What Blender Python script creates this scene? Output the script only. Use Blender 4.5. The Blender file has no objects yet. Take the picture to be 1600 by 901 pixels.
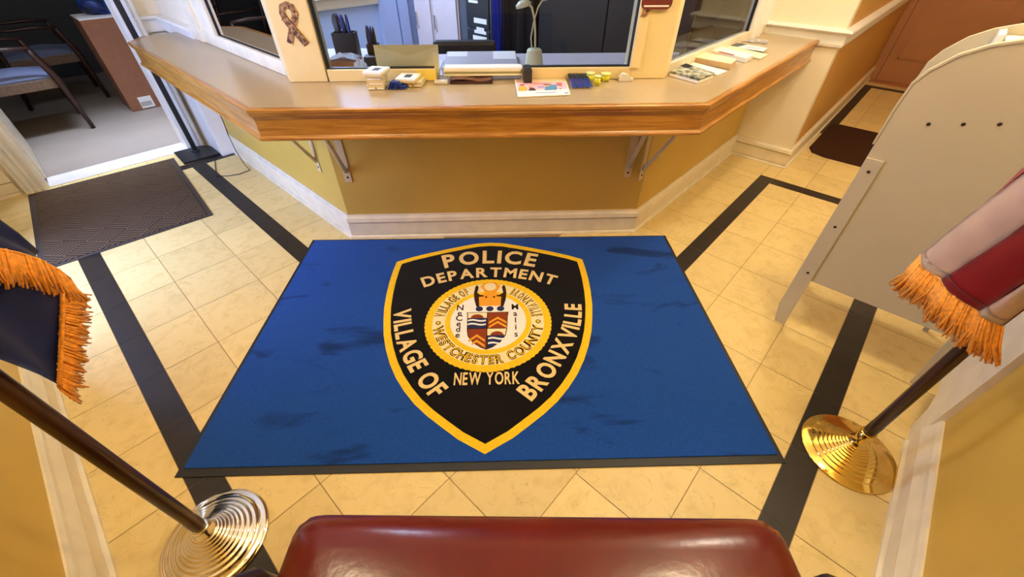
import bpy, bmesh, math, random
from mathutils import Vector, Matrix
random.seed(7)
sc = bpy.context.scene
COL = sc.collection
R2 = 2 ** .5
PI = math.pi
# ------------------------------------------------------------------ helpers
def lin(c):
    return tuple(((x / 255) / 12.92 if x / 255 <= .04045 else ((x / 255 + .055) / 1.055) ** 2.4) for x in c)

def mat(name, rgb, rough=.5, metal=0., var=0., vscale=8., bump=0., bscale=60., spec=.5, coat=0., sheen=0., stretch=None, rgb2=None, detail=4.):
    m = bpy.data.materials.new(name); m.use_nodes = True
    nt = m.node_tree; b = nt.nodes['Principled BSDF']
    c = lin(rgb)
    b.inputs['Base Color'].default_value = (*c, 1)
    b.inputs['Roughness'].default_value = rough
    b.inputs['Metallic'].default_value = metal
    b.inputs['Specular IOR Level'].default_value = spec
    if coat: b.inputs['Coat Weight'].default_value = coat; b.inputs['Coat Roughness'].default_value = .12
    if sheen: b.inputs['Sheen Weight'].default_value = sheen
    tc = nt.nodes.new('ShaderNodeTexCoord')
    mp = nt.nodes.new('ShaderNodeMapping')
    nt.links.new(tc.outputs['Object'], mp.inputs['Vector'])
    if stretch: mp.inputs['Scale'].default_value = stretch
    if var or rgb2:
        n = nt.nodes.new('ShaderNodeTexNoise'); n.inputs['Scale'].default_value = vscale; n.inputs['Detail'].default_value = detail
        nt.links.new(mp.outputs[0], n.inputs['Vector'])
        r = nt.nodes.new('ShaderNodeValToRGB')
        c2 = lin(rgb2) if rgb2 else tuple(x * (1 - var) for x in c)
        c1 = c if rgb2 else tuple(min(1, x * (1 + var * .5)) for x in c)
        r.color_ramp.elements[0].position = .35; r.color_ramp.elements[0].color = (*c2, 1)
        r.color_ramp.elements[1].position = .65; r.color_ramp.elements[1].color = (*c1, 1)
        nt.links.new(n.outputs['Fac'], r.inputs['Fac']); nt.links.new(r.outputs['Color'], b.inputs['Base Color'])
    if bump:
        n2 = nt.nodes.new('ShaderNodeTexNoise'); n2.inputs['Scale'].default_value = bscale; n2.inputs['Detail'].default_value = 3
        nt.links.new(mp.outputs[0], n2.inputs['Vector'])
        bp = nt.nodes.new('ShaderNodeBump'); bp.inputs['Strength'].default_value = bump; bp.inputs['Distance'].default_value = .01
        nt.links.new(n2.outputs['Fac'], bp.inputs['Height']); nt.links.new(bp.outputs['Normal'], b.inputs['Normal'])
    return m

class MB:
    """collects shapes in one mesh"""
    def __init__(s): s.bm = bmesh.new(); s.uv = s.bm.loops.layers.uv.new('UVMap')
    def face(s, pts, mi=0):
        vs = [s.bm.verts.new(p) for p in pts]
        f = s.bm.faces.new(vs); f.material_index = mi; return f
    def box(s, x0, y0, z0, x1, y1, z1, M=None, mi=0, bev=0.):
        t = bmesh.new(); bmesh.ops.create_cube(t, size=1)
        for v in t.verts: v.co = Vector(((x0 + x1) / 2 + v.co.x * (x1 - x0), (y0 + y1) / 2 + v.co.y * (y1 - y0), (z0 + z1) / 2 + v.co.z * (z1 - z0)))
        if bev: bmesh.ops.bevel(t, geom=t.edges[:], offset=bev, segments=2, affect='EDGES', profile=.6)
        s.add(t, M, mi); return s
    def add(s, t, M=None, mi=0):
        vm = {}
        for v in t.verts: vm[v] = s.bm.verts.new(M @ v.co if M else v.co)
        for f in t.faces:
            try:
                g = s.bm.faces.new([vm[v] for v in f.verts]); g.material_index = mi; g.smooth = f.smooth
            except ValueError: pass
        t.free()
    def prism(s, poly, z0, z1, M=None, mi=0, bev=0.):
        t = bmesh.new()
        lo = [t.verts.new((p[0], p[1], z0)) for p in poly]; hi = [t.verts.new((p[0], p[1], z1)) for p in poly]
        n = len(poly)
        t.faces.new(lo[::-1]); t.faces.new(hi)
        for i in range(n): t.faces.new((lo[i], lo[(i + 1) % n], hi[(i + 1) % n], hi[i]))
        bmesh.ops.recalc_face_normals(t, faces=t.faces[:])
        if bev: bmesh.ops.bevel(t, geom=t.edges[:], offset=bev, segments=2, affect='EDGES', profile=.6)
        s.add(t, M, mi); return s
    def lathe(s, prof, seg=32, M=None, mi=0, smooth=True):
        t = bmesh.new(); rings = []
        for r, z in prof:
            rings.append([t.verts.new((r * math.cos(2 * PI * i / seg), r * math.sin(2 * PI * i / seg), z)) for i in range(seg)] if r > 1e-6 else [t.verts.new((0, 0, z))])
        for a, b in zip(rings, rings[1:]):
            for i in range(seg):
                j = (i + 1) % seg
                if len(a) == 1 and len(b) == 1: continue
                if len(a) == 1: f = t.faces.new((a[0], b[j], b[i])) if False else t.faces.new((a[0], b[i], b[j]))
                elif len(b) == 1: f = t.faces.new((a[i], a[j], b[0]))
                else: f = t.faces.new((a[i], a[j], b[j], b[i]))
                f.smooth = smooth
        if len(rings[0]) > 1: t.faces.new(rings[0][::-1])
        if len(rings[-1]) > 1: t.faces.new(rings[-1])
        bmesh.ops.recalc_face_normals(t, faces=t.faces[:])
        s.add(t, M, mi); return s
    def tube(s, pts, r, seg=10, M=None, mi=0, flat=None):
        pts = [Vector(p) for p in pts]; rr = r if isinstance(r, (list, tuple)) else [r] * len(pts)
        t = bmesh.new(); rings = []; up = Vector((0, 0, 1)); prevx = None
        for i, p in enumerate(pts):
            d = (pts[min(i + 1, len(pts) - 1)] - pts[max(i - 1, 0)]).normalized()
            x = prevx - d * prevx.dot(d) if prevx is not None else (up.cross(d) if abs(d.dot(up)) < .95 else Vector((1, 0, 0)).cross(d))
            x.normalize(); y = d.cross(x); prevx = x
            rings.append([t.verts.new(p + (x * math.cos(2 * PI * k / seg) + y * math.sin(2 * PI * k / seg) * (flat or 1)) * rr[i]) for k in range(seg)])
        for a, b in zip(rings, rings[1:]):
            for k in range(seg):
                f = t.faces.new((a[k], a[(k + 1) % seg], b[(k + 1) % seg], b[k])); f.smooth = True
        t.faces.new(rings[0][::-1]); t.faces.new(rings[-1])
        bmesh.ops.recalc_face_normals(t, faces=t.faces[:])
        s.add(t, M, mi); return s
    def sweep(s, path, prof, closed=False, side=1, mi=0):
        """path in plan; prof = closed list of (outward offset, z); outward = right-hand side of travel * side; mitred"""
        n = len(path); P = [Vector(p) for p in path]; rows = []
        for i, p in enumerate(P):
            def nrm(a, b):
                d = (b - a).normalized(); return Vector((d.y, -d.x)) * side
            ns = []
            if i > 0: ns.append(nrm(P[i - 1], P[i]))
            if i < n - 1: ns.append(nrm(P[i], P[i + 1]))
            m = ns[0] if len(ns) == 1 else (ns[0] + ns[1]) / (1 + ns[0].dot(ns[1]))
            rows.append([(p.x + m.x * o, p.y + m.y * o, z) for o, z in prof])
        L = [0]
        for a, b in zip(P, P[1:]): L.append(L[-1] + (b - a).length)
        k = len(prof); pl = [0]
        for i in range(k): a, b = prof[i], prof[(i + 1) % k]; pl.append(pl[-1] + math.hypot(a[0] - b[0], a[1] - b[1]))
        fs = []
        for i in range(n - 1):
            for j in range(k):
                f = s.face([rows[i][j], rows[i][(j + 1) % k], rows[i + 1][(j + 1) % k], rows[i + 1][j]], mi)
                for l, uv in zip(f.loops, [(L[i], pl[j]), (L[i], pl[j + 1]), (L[i + 1], pl[j + 1]), (L[i + 1], pl[j])]): l[s.uv].uv = uv
                fs.append(f)
        fs.append(s.face(rows[0][::-1], mi)); fs.append(s.face(rows[-1], mi))
        bmesh.ops.remove_doubles(s.bm, verts=s.bm.verts[:], dist=1e-6)
        bmesh.ops.recalc_face_normals(s.bm, faces=s.bm.faces[:])
        return s
    def grid(s, rows, mi=0, thick=0., smooth=True):
        t = bmesh.new(); V = [[t.verts.new(p) for p in r] for r in rows]
        for i in range(len(V) - 1):
            for j in range(len(V[0]) - 1):
                f = t.faces.new((V[i][j], V[i][j + 1], V[i + 1][j + 1], V[i + 1][j])); f.smooth = smooth; f.material_index = mi
        if thick: bmesh.ops.solidify(t, geom=t.faces[:], thickness=thick)
        vm = {v: s.bm.verts.new(v.co) for v in t.verts}
        for f in t.faces:
            g = s.bm.faces.new([vm[v] for v in f.verts]); g.smooth = smooth; g.material_index = mi
        t.free(); return s
    def build(s, name, m, parent=None, loc=(0, 0, 0), rz=0.):
        me = bpy.data.meshes.new(name); s.bm.to_mesh(me); s.bm.free()
        for x in (m if isinstance(m, (list, tuple)) else [m]): me.materials.append(x)
        o = bpy.data.objects.new(name, me); COL.objects.link(o)
        o.location = loc; o.rotation_euler = (0, 0, rz)
        if parent: o.parent = parent
        return o

def tag(o, label, cat, group=None):
    o['label'] = label; o['category'] = cat
    if group: o['group'] = group
    return o
def thing(name, label, cat, loc=(0, 0, 0), rz=0., group=None):
    o = bpy.data.objects.new(name, None); COL.objects.link(o); o.empty_display_size = .1
    o.location = loc; o.rotation_euler = (0, 0, rz); return tag(o, label, cat, group)
def struct(o): o['kind'] = 'structure'; return o
def copy_tree(o, parent=None):
    c = o.copy(); COL.objects.link(c)
    if parent: c.parent = parent
    for ch in list(o.children): copy_tree(ch, c)
    return c
def st(s, t, z=0.):                    # chamfer frame: s along the counter front, t away from the viewer
    return Vector(((t + s) / R2, (t - s) / R2, z))
ST = Matrix(((1 / R2, 1 / R2, 0, 0), (-1 / R2, 1 / R2, 0, 0), (0, 0, 1, 0), (0, 0, 0, 1)))
RZ = -PI / 4

# ------------------------------------------------------------------ camera
A = math.radians(47.4); PITCH = math.radians(41.75); ROLL = math.radians(-.12); CH = 1.41
right = Vector((math.cos(A), -math.sin(A), 0)); hf = Vector((math.sin(A), math.cos(A), 0))
fwd = hf * math.cos(PITCH) + Vector((0, 0, -math.sin(PITCH))); down = fwd.cross(right)
r2v = right * math.cos(ROLL) + down * math.sin(ROLL); d2v = down * math.cos(ROLL) - right * math.sin(ROLL)
cam = bpy.data.cameras.new('camera'); cam.sensor_width = 36; cam.lens = 641 / 1600 * 36; cam.clip_start = .02
co = bpy.data.objects.new('camera', cam); COL.objects.link(co); sc.camera = co
M = Matrix((r2v, -d2v, -fwd)).transposed().to_4x4(); M.translation = (0, 0, CH); co.matrix_world = M
def xy(X, Y, z=0.):                    # viewer frame (X right, Y ahead) -> room
    p = right * X + hf * Y; return Vector((p.x, p.y, z))

# ------------------------------------------------------------------ materials
W_YEL = mat('yellow_wall_paint', (208, 169, 72), .45, var=.06, vscale=3, bump=.03, bscale=250)
W_CREAM = mat('cream_wall_paint', (238, 224, 196), .45, var=.03, vscale=3)
TRIM = mat('ivory_trim_paint', (232, 218, 188), .35, var=.08, vscale=12)
TRIM_W = mat('white_trim_paint', (238, 234, 226), .35, var=.05, vscale=9)
POSTM = mat('buttercream_paint', (226, 206, 154), .4, var=.04, vscale=6)
CEIL = mat('ceiling_paint', (236, 228, 210), .7)
LAM = mat('taupe_laminate', (178, 156, 122), .26, var=.06, vscale=160, spec=.5)
KIOSK = mat('beige_painted_plywood', (192, 182, 156), .5, var=.03, vscale=5)
BLACKP = mat('black_powder_coat', (24, 25, 28), .45)
SCREW = mat('dark_screw', (60, 42, 30), .5, metal=.6)
VINYL = mat('oxblood_vinyl', (98, 30, 22), .21, var=.15, vscale=7, bump=.03, bscale=70, spec=.4)
DWOOD = mat('dark_stained_wood', (44, 24, 18), .35, var=.4, vscale=14, stretch=(1, 1, .12))
POLEW = mat('walnut_pole', (66, 38, 24), .28, var=.5, vscale=30, stretch=(1, 1, .08), coat=.3)
CHROME = mat('polished_nickel', (238, 230, 214), .08, metal=1.)
BRASS = mat('polished_brass', (230, 194, 104), .08, metal=1.)
RUBBER = mat('black_rubber', (26, 24, 22), .55)
PAPER = mat('white_paper', (240, 238, 232), .6)
CREAMP = mat('cream_paper', (236, 226, 186), .6, var=.04)
DOORM = mat('orange_brown_door_paint', (184, 128, 84), .45, var=.06, vscale=5)
CORRW = mat('dim_corridor_wall', (198, 150, 74), .5)  # darker, more orange wall colour carries the dimmer corridor light

def stone(name, rgb, dark):
    m = mat(name, rgb, .42, spec=.4)
    nt = m.node_tree; b = nt.nodes['Principled BSDF']
    g = nt.nodes.new('ShaderNodeNewGeometry'); tc = nt.nodes.new('ShaderNodeTexCoord')
    n = nt.nodes.new('ShaderNodeTexNoise'); n.inputs['Scale'].default_value = 16; n.inputs['Detail'].default_value = 9; n.inputs['Distortion'].default_value = .8
    off = nt.nodes.new('ShaderNodeVectorMath'); off.operation = 'ADD'
    sc_ = nt.nodes.new('ShaderNodeMath'); sc_.operation = 'MULTIPLY'; sc_.inputs[1].default_value = 40
    nt.links.new(g.outputs['Random Per Island'], sc_.inputs[0]); nt.links.new(sc_.outputs[0], off.inputs[1]); nt.links.new(tc.outputs['Object'], off.inputs[0])
    nt.links.new(off.outputs[0], n.inputs['Vector'])
    r = nt.nodes.new('ShaderNodeValToRGB'); e = r.color_ramp.elements
    c = lin(rgb); d = lin(dark)
    e[0].position = .3; e[0].color = (*d, 1); e[1].position = .52; e[1].color = (*c, 1)
    nt.links.new(n.outputs['Fac'], r.inputs['Fac'])
    # thin veins
    v = nt.nodes.new('ShaderNodeTexNoise'); v.inputs['Scale'].default_value = 5; v.inputs['Detail'].default_value = 6; v.inputs['Distortion'].default_value = 2.5
    nt.links.new(off.outputs[0], v.inputs['Vector'])
    a = nt.nodes.new('ShaderNodeMath'); a.operation = 'SUBTRACT'; a.inputs[1].default_value = .5; nt.links.new(v.outputs['Fac'], a.inputs[0])
    ab = nt.nodes.new('ShaderNodeMath'); ab.operation = 'ABSOLUTE'; nt.links.new(a.outputs[0], ab.inputs[0])
    lt = nt.nodes.new('ShaderNodeMath'); lt.operation = 'LESS_THAN'; lt.inputs[1].default_value = .0035; nt.links.new(ab.outputs[0], lt.inputs[0])
    mx = nt.nodes.new('ShaderNodeMix'); mx.data_type = 'RGBA'
    mu = nt.nodes.new('ShaderNodeMath'); mu.operation = 'MULTIPLY'; mu.inputs[1].default_value = .35; nt.links.new(lt.outputs[0], mu.inputs[0])
    nt.links.new(mu.outputs[0], mx.inputs['Factor']); nt.links.new(r.outputs['Color'], mx.inputs['A']); mx.inputs['B'].default_value = (*(x * .5 for x in d), 1)
    hs = nt.nodes.new('ShaderNodeHueSaturation')
    mr = nt.nodes.new('ShaderNodeMapRange'); mr.inputs['To Min'].default_value = .93; mr.inputs['To Max'].default_value = 1.05
    nt.links.new(g.outputs['Random Per Island'], mr.inputs['Value']); nt.links.new(mr.outputs[0], hs.inputs['Value'])
    nt.links.new(mx.outputs['Result'], hs.inputs['Color']); nt.links.new(hs.outputs['Color'], b.inputs['Base Color'])
    return m
TILE = stone('cream_marble_tile', (226, 200, 136), (216, 189, 124))
BAND = stone('dark_stone_tile', (42, 35, 30), (34, 28, 24))
GROUT = mat('brown_grout', (150, 120, 78), .8)

def oak():
    m = mat('honey_oak', (190, 112, 40), .32, spec=.5, coat=.25)
    nt = m.node_tree; b = nt.nodes['Principled BSDF']
    uv = nt.nodes.new('ShaderNodeUVMap'); mp = nt.nodes.new('ShaderNodeMapping'); mp.inputs['Scale'].default_value = (1.6, 26, 1)
    nt.links.new(uv.outputs[0], mp.inputs['Vector'])
    n = nt.nodes.new('ShaderNodeTexNoise'); n.inputs['Scale'].default_value = 3; n.inputs['Detail'].default_value = 7; n.inputs['Distortion'].default_value = .8
    nt.links.new(mp.outputs[0], n.inputs['Vector'])
    r = nt.nodes.new('ShaderNodeValToRGB'); e = r.color_ramp.elements
    e[0].position = .33; e[0].color = (*lin((148, 94, 30)), 1); e[1].position = .62; e[1].color = (*lin((184, 130, 54)), 1)
    nt.links.new(n.outputs['Fac'], r.inputs['Fac']); nt.links.new(r.outputs['Color'], b.inputs['Base Color'])
    return m
OAK = oak()

def glass_mat():
    m = bpy.data.materials.new('window_glass'); m.use_nodes = True; nt = m.node_tree; nt.nodes.clear()
    o = nt.nodes.new('ShaderNodeOutputMaterial'); mx = nt.nodes.new('ShaderNodeMixShader'); f = nt.nodes.new('ShaderNodeFresnel'); f.inputs['IOR'].default_value = 1.45
    t = nt.nodes.new('ShaderNodeBsdfTransparent'); t.inputs['Color'].default_value = (.93, .95, .93, 1)
    g = nt.nodes.new('ShaderNodeBsdfGlossy'); g.inputs['Roughness'].default_value = .01
    nt.links.new(f.outputs[0], mx.inputs[0]); nt.links.new(t.outputs[0], mx.inputs[1]); nt.links.new(g.outputs[0], mx.inputs[2]); nt.links.new(mx.outputs[0], o.inputs['Surface'])
    return m
GLASS = glass_mat()
def emit(name, rgb, s):
    m = bpy.data.materials.new(name); m.use_nodes = True; b = m.node_tree.nodes['Principled BSDF']
    b.inputs['Base Color'].default_value = (*lin(rgb), 1); b.inputs['Emission Color'].default_value = (*lin(rgb), 1); b.inputs['Emission Strength'].default_value = s
    return m

# ------------------------------------------------------------------ floor
TS = .306
L2 = (-.307, -.209); L1 = (.522, .620); RA = (.475, .566); RB = (-.344, -.247); FR = (3.272, 3.37); FL = (3.82, 3.91); CB = (.385, .474); CX = (6.50, 6.60)
def is_band(u, v):
    if L2[0] < u < L2[1] and -.344 < v < FL[1]: return True
    if L1[0] < u < L1[1] and RA[0] < v < FL[1]: return True
    if RA[0] < v < RA[1] and L1[0] < u < FR[1]: return True
    if RB[0] < v < RB[1] and L2[0] < u < FR[1]: return True
    if FR[0] < u < FR[1] and RB[0] < v < RA[1]: return True
    if FL[0] < v < FL[1] and L2[0] < u < .86: return True
    if CB[0] < v < CB[1] and 4.5 < u < CX[1]: return True
    if CX[0] < u < CX[1] and -.5 < v < CB[1]: return True
    return False
def lines(lo, hi, off, bands):      # tile lines; band edges cut the tiles, other lines next to a band are dropped
    reg = []; n = math.ceil((lo - off) / TS)
    while off + n * TS < hi: reg.append(off + n * TS); n += 1
    reg = [x for x in reg if lo + .012 < x < hi - .012 and not any(b[0] - .03 < x < b[1] + .03 for b in bands)]
    return sorted({round(x, 4) for x in [lo, hi, *reg, *[e for b in bands for e in b if lo < e < hi]]})
fl = MB(); g = .0013
fl.face([(-.6, -.64, -.002), (7, -.64, -.002), (7, 4.3, -.002), (-.6, 4.3, -.002)], 2)
for (ulo, uhi, vlo, vhi, ubs, vbs) in ((-.60, 7.0, -.64, .2637, [L2, FR, CX], [RB]), (-.60, .306, .2637, 4.30, [L2], [FL]), (.306, .62, .2637, .5697, [], []), (.306, .522, .5697, 4.30, [], [FL]), (.522, .62, .5697, 4.30, [], [FL]), (.62, 3.9, .2637, .475, [FR], []), (3.9, 7.0, .2637, .475, [CX], [CB]), (.62, 7.0, .475, 4.30, [FR, CX], [RA, FL])):
    U_, V_ = lines(ulo, uhi, 0., ubs), lines(vlo, vhi, .2637, vbs)
    for i in range(len(U_) - 1):
        for j in range(len(V_) - 1):
            u0, u1, v0, v1 = U_[i], U_[i + 1], V_[j], V_[j + 1]
            if u0 > .95 and v0 > .95: continue
            b = is_band((u0 + u1) / 2, (v0 + v1) / 2); gg = g * (.6 if b else 1)
            fl.face([(u0 + gg, v0 + gg, 0), (u1 - gg, v0 + gg, 0), (u1 - gg, v1 - gg, 0), (u0 + gg, v1 - gg, 0)], 1 if b else 0)
struct(fl.build('floor', [TILE, BAND, GROUT]))

# ------------------------------------------------------------------ shell
H = 2.62
EN0, EN1 = 2.15, 3.45
struct(MB().box(-.70, -1.2, 0, -.555, EN0, H).box(-.70, EN1, 0, -.555, 4.40, H).box(-.70, EN0, 2.15, -.555, EN1, H).build('wall_left', W_YEL))
struct(MB().box(-1.9, 1.5, -.04, -.60, 5.2, -.003).build('ground', mat('outdoor_paving', (170, 168, 166), .8)))
rw = MB().box(-.70, -.72, 0, 1.52, -.575, H)
struct(rw.build('wall_right', W_YEL))
struct(MB().box(1.52, -.9, 0, 7.1, -.64, H).build('wall_corridor_right', W_CREAM))
struct(MB().box(-.8, -1.2, H, 7.2, 9.2, H + .1).build('ceiling', CEIL))
struct(MB().box(-.75, -1.2, 0, -.5, -.70, H).box(-.7, -.9, 0, 1.6, -.72, H).build('wall_back', W_YEL))
# doorway wall (v = 4.24), opening u -.27 .. .62
dw = MB().box(-.70, 4.25, 0, -.34, 4.38, H).box(.68, 4.25, 0, 1.2, 4.38, H).box(-.34, 4.25, 2.1, .68, 4.38, H)
struct(dw.build('wall_far_left', W_CREAM))
# column and corridor wall
struct(MB().box(3.617, .49, 0, 3.70, 1.10, H).build('wall_column', W_CREAM))
struct(MB().box(3.70, .49, 0, 7.0, 1.10, H).build('wall_corridor_left', CORRW))
struct(MB().box(6.93, -.9, 0, 7.1, 1.0, H).build('wall_corridor_end', CORRW))
# booth walls under the counter, header above the windows
def band(off_in, off_out, z0, z1):
    def line(o):     # o: distance inwards from outer face
        k = 2.95 + o * R2; u = .866 + o; v = .894 + o
        return [(u, 4.24), (u, k - u), (k - v, v), (3.617, v)]
    a, b = line(off_out), line(off_in)
    return a, b
def booth(name, i, z0, z1, m, th=.12, o0=0.):
    a, b = band(o0 + th, o0, z0, z1)
    p = MB(); poly = [a[i], a[i + 1], b[i + 1], b[i]]
    p.prism(poly, z0, z1); return struct(p.build(name, m))
booth('wall_front_left', 0, 0, .81, W_YEL); booth('wall_front', 1, 0, .81, W_YEL); booth('wall_front_right', 2, 0, .81, W_YEL)
booth('wall_header_left', 0, 2.0, H, W_CREAM); booth('wall_header', 1, 2.0, H, W_CREAM); booth('wall_header_right', 2, 2.0, H, W_CREAM)
struct(MB().box(.868, 3.50, .81, 1.0, 4.25, 2.0).build('wall_beside_window', W_CREAM))
struct(MB().box(.757, 3.86, 0, .864, 4.24, .805, bev=.004).build('trim_4', TRIM_W))
# baseboards
def base_prof(t=.02, h=.155): return [(0, 0), (t + .012, 0), (t + .012, .011), (t + .002, .016), (t - .008, .019), (t, .022), (t, h - .047), (t - .008, h - .044), (t + .008, h - .040), (t + .004, h - .018), (t * .5, h - .008), (t * .35, h), (0, h)]
struct(MB().sweep([(.866, 3.86), (.866, 2.084), (2.056, .894), (3.617, .894), (3.617, .49), (6.93, .49)], base_prof(.016, .15), side=1).build('baseboard_front', TRIM))
BPW = [(0, 0), (.03, 0), (.03, .012), (.021, .016), (.012, .019), (.02, .022), (.02, .085), (.010, .089), (.026, .095), (.014, .135), (.012, .15), (.006, .165), (0, .165)]
struct(MB().sweep([(-.555, -.57), (-.555, EN0 - .10)], BPW, side=1).build('baseboard_left', TRIM))
struct(MB().sweep([(1.52, -.575), (-.5, -.575)], BPW, side=1).build('baseboard_right', TRIM))
struct(MB().sweep([(-.555, 4.25), (-.42, 4.25)], BPW, side=1).build('baseboard_far', TRIM))
# chair rails
RAIL = [(0, .815), (.02, .815), (.024, .83), (.022, .885), (.045, .893), (.05, .90), (.045, .912), (0, .915)]
struct(MB().sweep([(3.617, 1.0), (3.617, .49), (6.93, .49)], RAIL, side=1).build('trim_1', TRIM_W))
struct(MB().sweep([(.66, 4.25), (.868, 4.25), (.868, 3.56)], RAIL, side=1).build('trim_2', TRIM_W))
# casing of the opening at the end of the right wall
cs = MB()
pts = [(1.52, .0), (1.60, .0), (1.63, .09), (1.68, .13), (1.76, .145), (1.785, .17), (1.785, 2.1), (1.52, 2.1)]
t_ = Matrix(((1, 0, 0, 0), (0, 0, 1, 0), (0, 1, 0, 0), (0, 0, 0, 1)))
cs.prism(pts, -.639, -.556, M=t_)
struct(cs.build('trim_3', TRIM))
# glazed entrance door in the left wall
e3 = MB()
for v0, v1 in ((EN0, EN0 + .12), (EN1 - .12, EN1)): e3.box(-.66, v0 + .004, .006, -.61, v1 - .004, 2.14)
e3.box(-.66, EN0 + .12, .006, -.61, EN1 - .12, .14); e3.box(-.66, EN0 + .12, 2.0, -.61, EN1 - .12, 2.14)
e3 = struct(e3.build('door_3', TRIM_W))
q = MB(); q.face([(-.635, EN0 + .12, .14), (-.635, EN1 - .12, .14), (-.635, EN1 - .12, 2.0), (-.635, EN0 + .12, 2.0)]); q.build('pane', GLASS, e3)
MB().tube([(-.61, EN0 + .07, .95), (-.57, EN0 + .07, .95), (-.57, EN0 + .07, 1.25), (-.61, EN0 + .07, 1.25)], .011).build('door_handle', BRASS, e3)
struct(MB().box(-.556, EN0 - .1, 0, -.535, EN0, 2.25).box(-.556, EN1, 0, -.535, EN1 + .1, 2.25).box(-.556, EN0, 2.15, -.535, EN1, 2.25).build('trim_13', TRIM_W))
# ------------------------------------------------------------------ left doorway: casing and open door
dc = MB()
for u0, u1 in ((-.40, -.27), (.615, .735)):
    dc.box(u0, 4.205, 0, u1, 4.25, 2.16)
    for k in range(3): dc.box(u0 + .025 + k * .035, 4.19, 0, u0 + .042 + k * .035, 4.206, 2.14)
dc.box(-.40, 4.205, 2.1, .735, 4.25, 2.22)
dc.box(-.342, 4.25, 0, -.325, 4.38, 2.1); dc.box(.615, 4.25, 0, .68, 4.38, 2.1)
struct(dc.build('trim_5', TRIM_W))
dd = MB().box(-.305, 4.37, .012, -.262, 5.20, 2.05, bev=.003)
d1 = struct(dd.build('door_1', TRIM)); 
MB().tube([(-.262, 5.1, .98), (-.21, 5.1, .98), (-.21, 5.02, .98)], .011).build('door_handle', CHROME, d1)
MB().box(-.325, 4.36, .012, -.305, 4.40, 2.05).build('dark_gap_strip', BLACKP, d1)  # black strip standing in for the dark gap between jamb and door
struct(MB().box(-.27, 4.20, -.001, .62, 4.40, .006, bev=.002).build('trim_6', mat('pale_marble_sill', (226, 220, 214), .25, var=.06, vscale=6)))
# ------------------------------------------------------------------ corridor end door
dr = MB().box(6.885, -.46, .01, 6.93, .41, 2.05)
for z0, z1 in ((.25, .92), (1.08, 1.85)):
    for v0, v1 in ((-.36, -.05), (.03, .32)):
        dr.box(6.872, v0, z0, 6.887, v1, z0 + .015); dr.box(6.872, v0, z1 - .015, 6.887, v1, z1); dr.box(6.872, v0, z0, 6.887, v0 + .015, z1); dr.box(6.872, v1 - .015, z0, 6.887, v1, z1)
d2 = struct(dr.build('door_2', DOORM))
MB().lathe([(0, 0), (.03, .0), (.03, .01), (.012, .02), (.012, .04), (.028, .055), (.028, .07), (0, .08)], 16, M=Matrix.Translation((6.885, -.40, 1.0)) @ Matrix.Rotation(-PI / 2, 4, 'Y')).build('door_handle', BRASS, d2)
struct(MB().box(6.87, .415, 0, 6.93, .489, 2.15).box(6.87, -.56, 0, 6.93, -.47, 2.15).box(6.87, -.56, 2.06, 6.93, .489, 2.15).build('trim_7', DOORM))
struct(MB().box(6.75, -.5, -.001, 6.93, .47, .008).build('trim_8', mat('brown_threshold', (176, 116, 66), .4)))

# ------------------------------------------------------------------ counter
ctr = thing('reception_counter', 'long angled reception counter with beige top and honey oak edge', 'counter', (0, 0, 0))
outer = [(.66, 3.91), (.548, 3.76), (.548, 2.498 - .548), (2.498 - .618, .618), (3.612, .618)]
inner = [(3.612, 1.0), (3.10 - 1.0, 1.0), (.99, 3.10 - .99), (.99, 3.49), (.864, 3.49), (.864, 3.91)]
MB().prism(outer + inner, .815, .845).build('worktop', LAM, ctr)
FP = [(-.02, .712), (.004, .712), (.010, .716), (.010, .724), (.004, .729), (.0, .734), (.0, .800), (.006, .812), (.012, .818), (.014, .826), (.018, .832), (.018, .842), (.014, .8465), (-.006, .8465), (-.006, .815), (-.02, .815)]
MB().sweep([(.66, 3.905), (.548, 3.76), (.548, 1.95), (1.88, .618), (3.610, .618)], FP, side=1).build('oak_edge', OAK, ctr)
# brackets
def bracket(pos, nrm, label):
    rz = math.atan2(nrm[1], nrm[0])
    b = thing('shelf_bracket', label, 'bracket', pos, rz, 'white brackets under the counter')
    # local: x = outward, y = sideways, z up from wall bottom screw
    MB().box(.001, -.019, 0, .005, .019, .455, bev=.001).box(.001, -.019, .35, .03, -.015, .455).build('wall_plate', BRK, b)
    MB().tube([(.006, 0, .06), (.225, 0, .44)], .012, 8, flat=.8).build('brace', BRK, b)
    MB().box(.003, -.019, .451, .245, .019, .456).build('top_flange', BRK, b)
    for z in (.028, .25): MB().lathe([(0, .0), (.006, .0), (.005, .002), (0, .003)], 10, M=Matrix.Translation((.005, 0, z)) @ Matrix.Rotation(PI / 2, 4, 'Y')).build('screw', SCREW, b)
BRK = mat('ivory_bracket_paint', (212, 190, 146), .45)
bz = .355
bracket((*st(-.80, 2.95 / R2)[:2], bz), (-1, -1), 'white metal bracket on the darker front panel, toward the doormat side')
bracket((*st(.725, 2.95 / R2)[:2], bz), (-1, -1), 'white metal bracket on the darker front panel, toward the beige booth')
bracket((.866, 2.27, bz), (-1, 0), 'white metal bracket on the panel beside the sign post and doormat')
bracket((1.98 + .03, .894, bz), (0, -1), 'white metal bracket on the bright yellow panel facing the booth')

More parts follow.
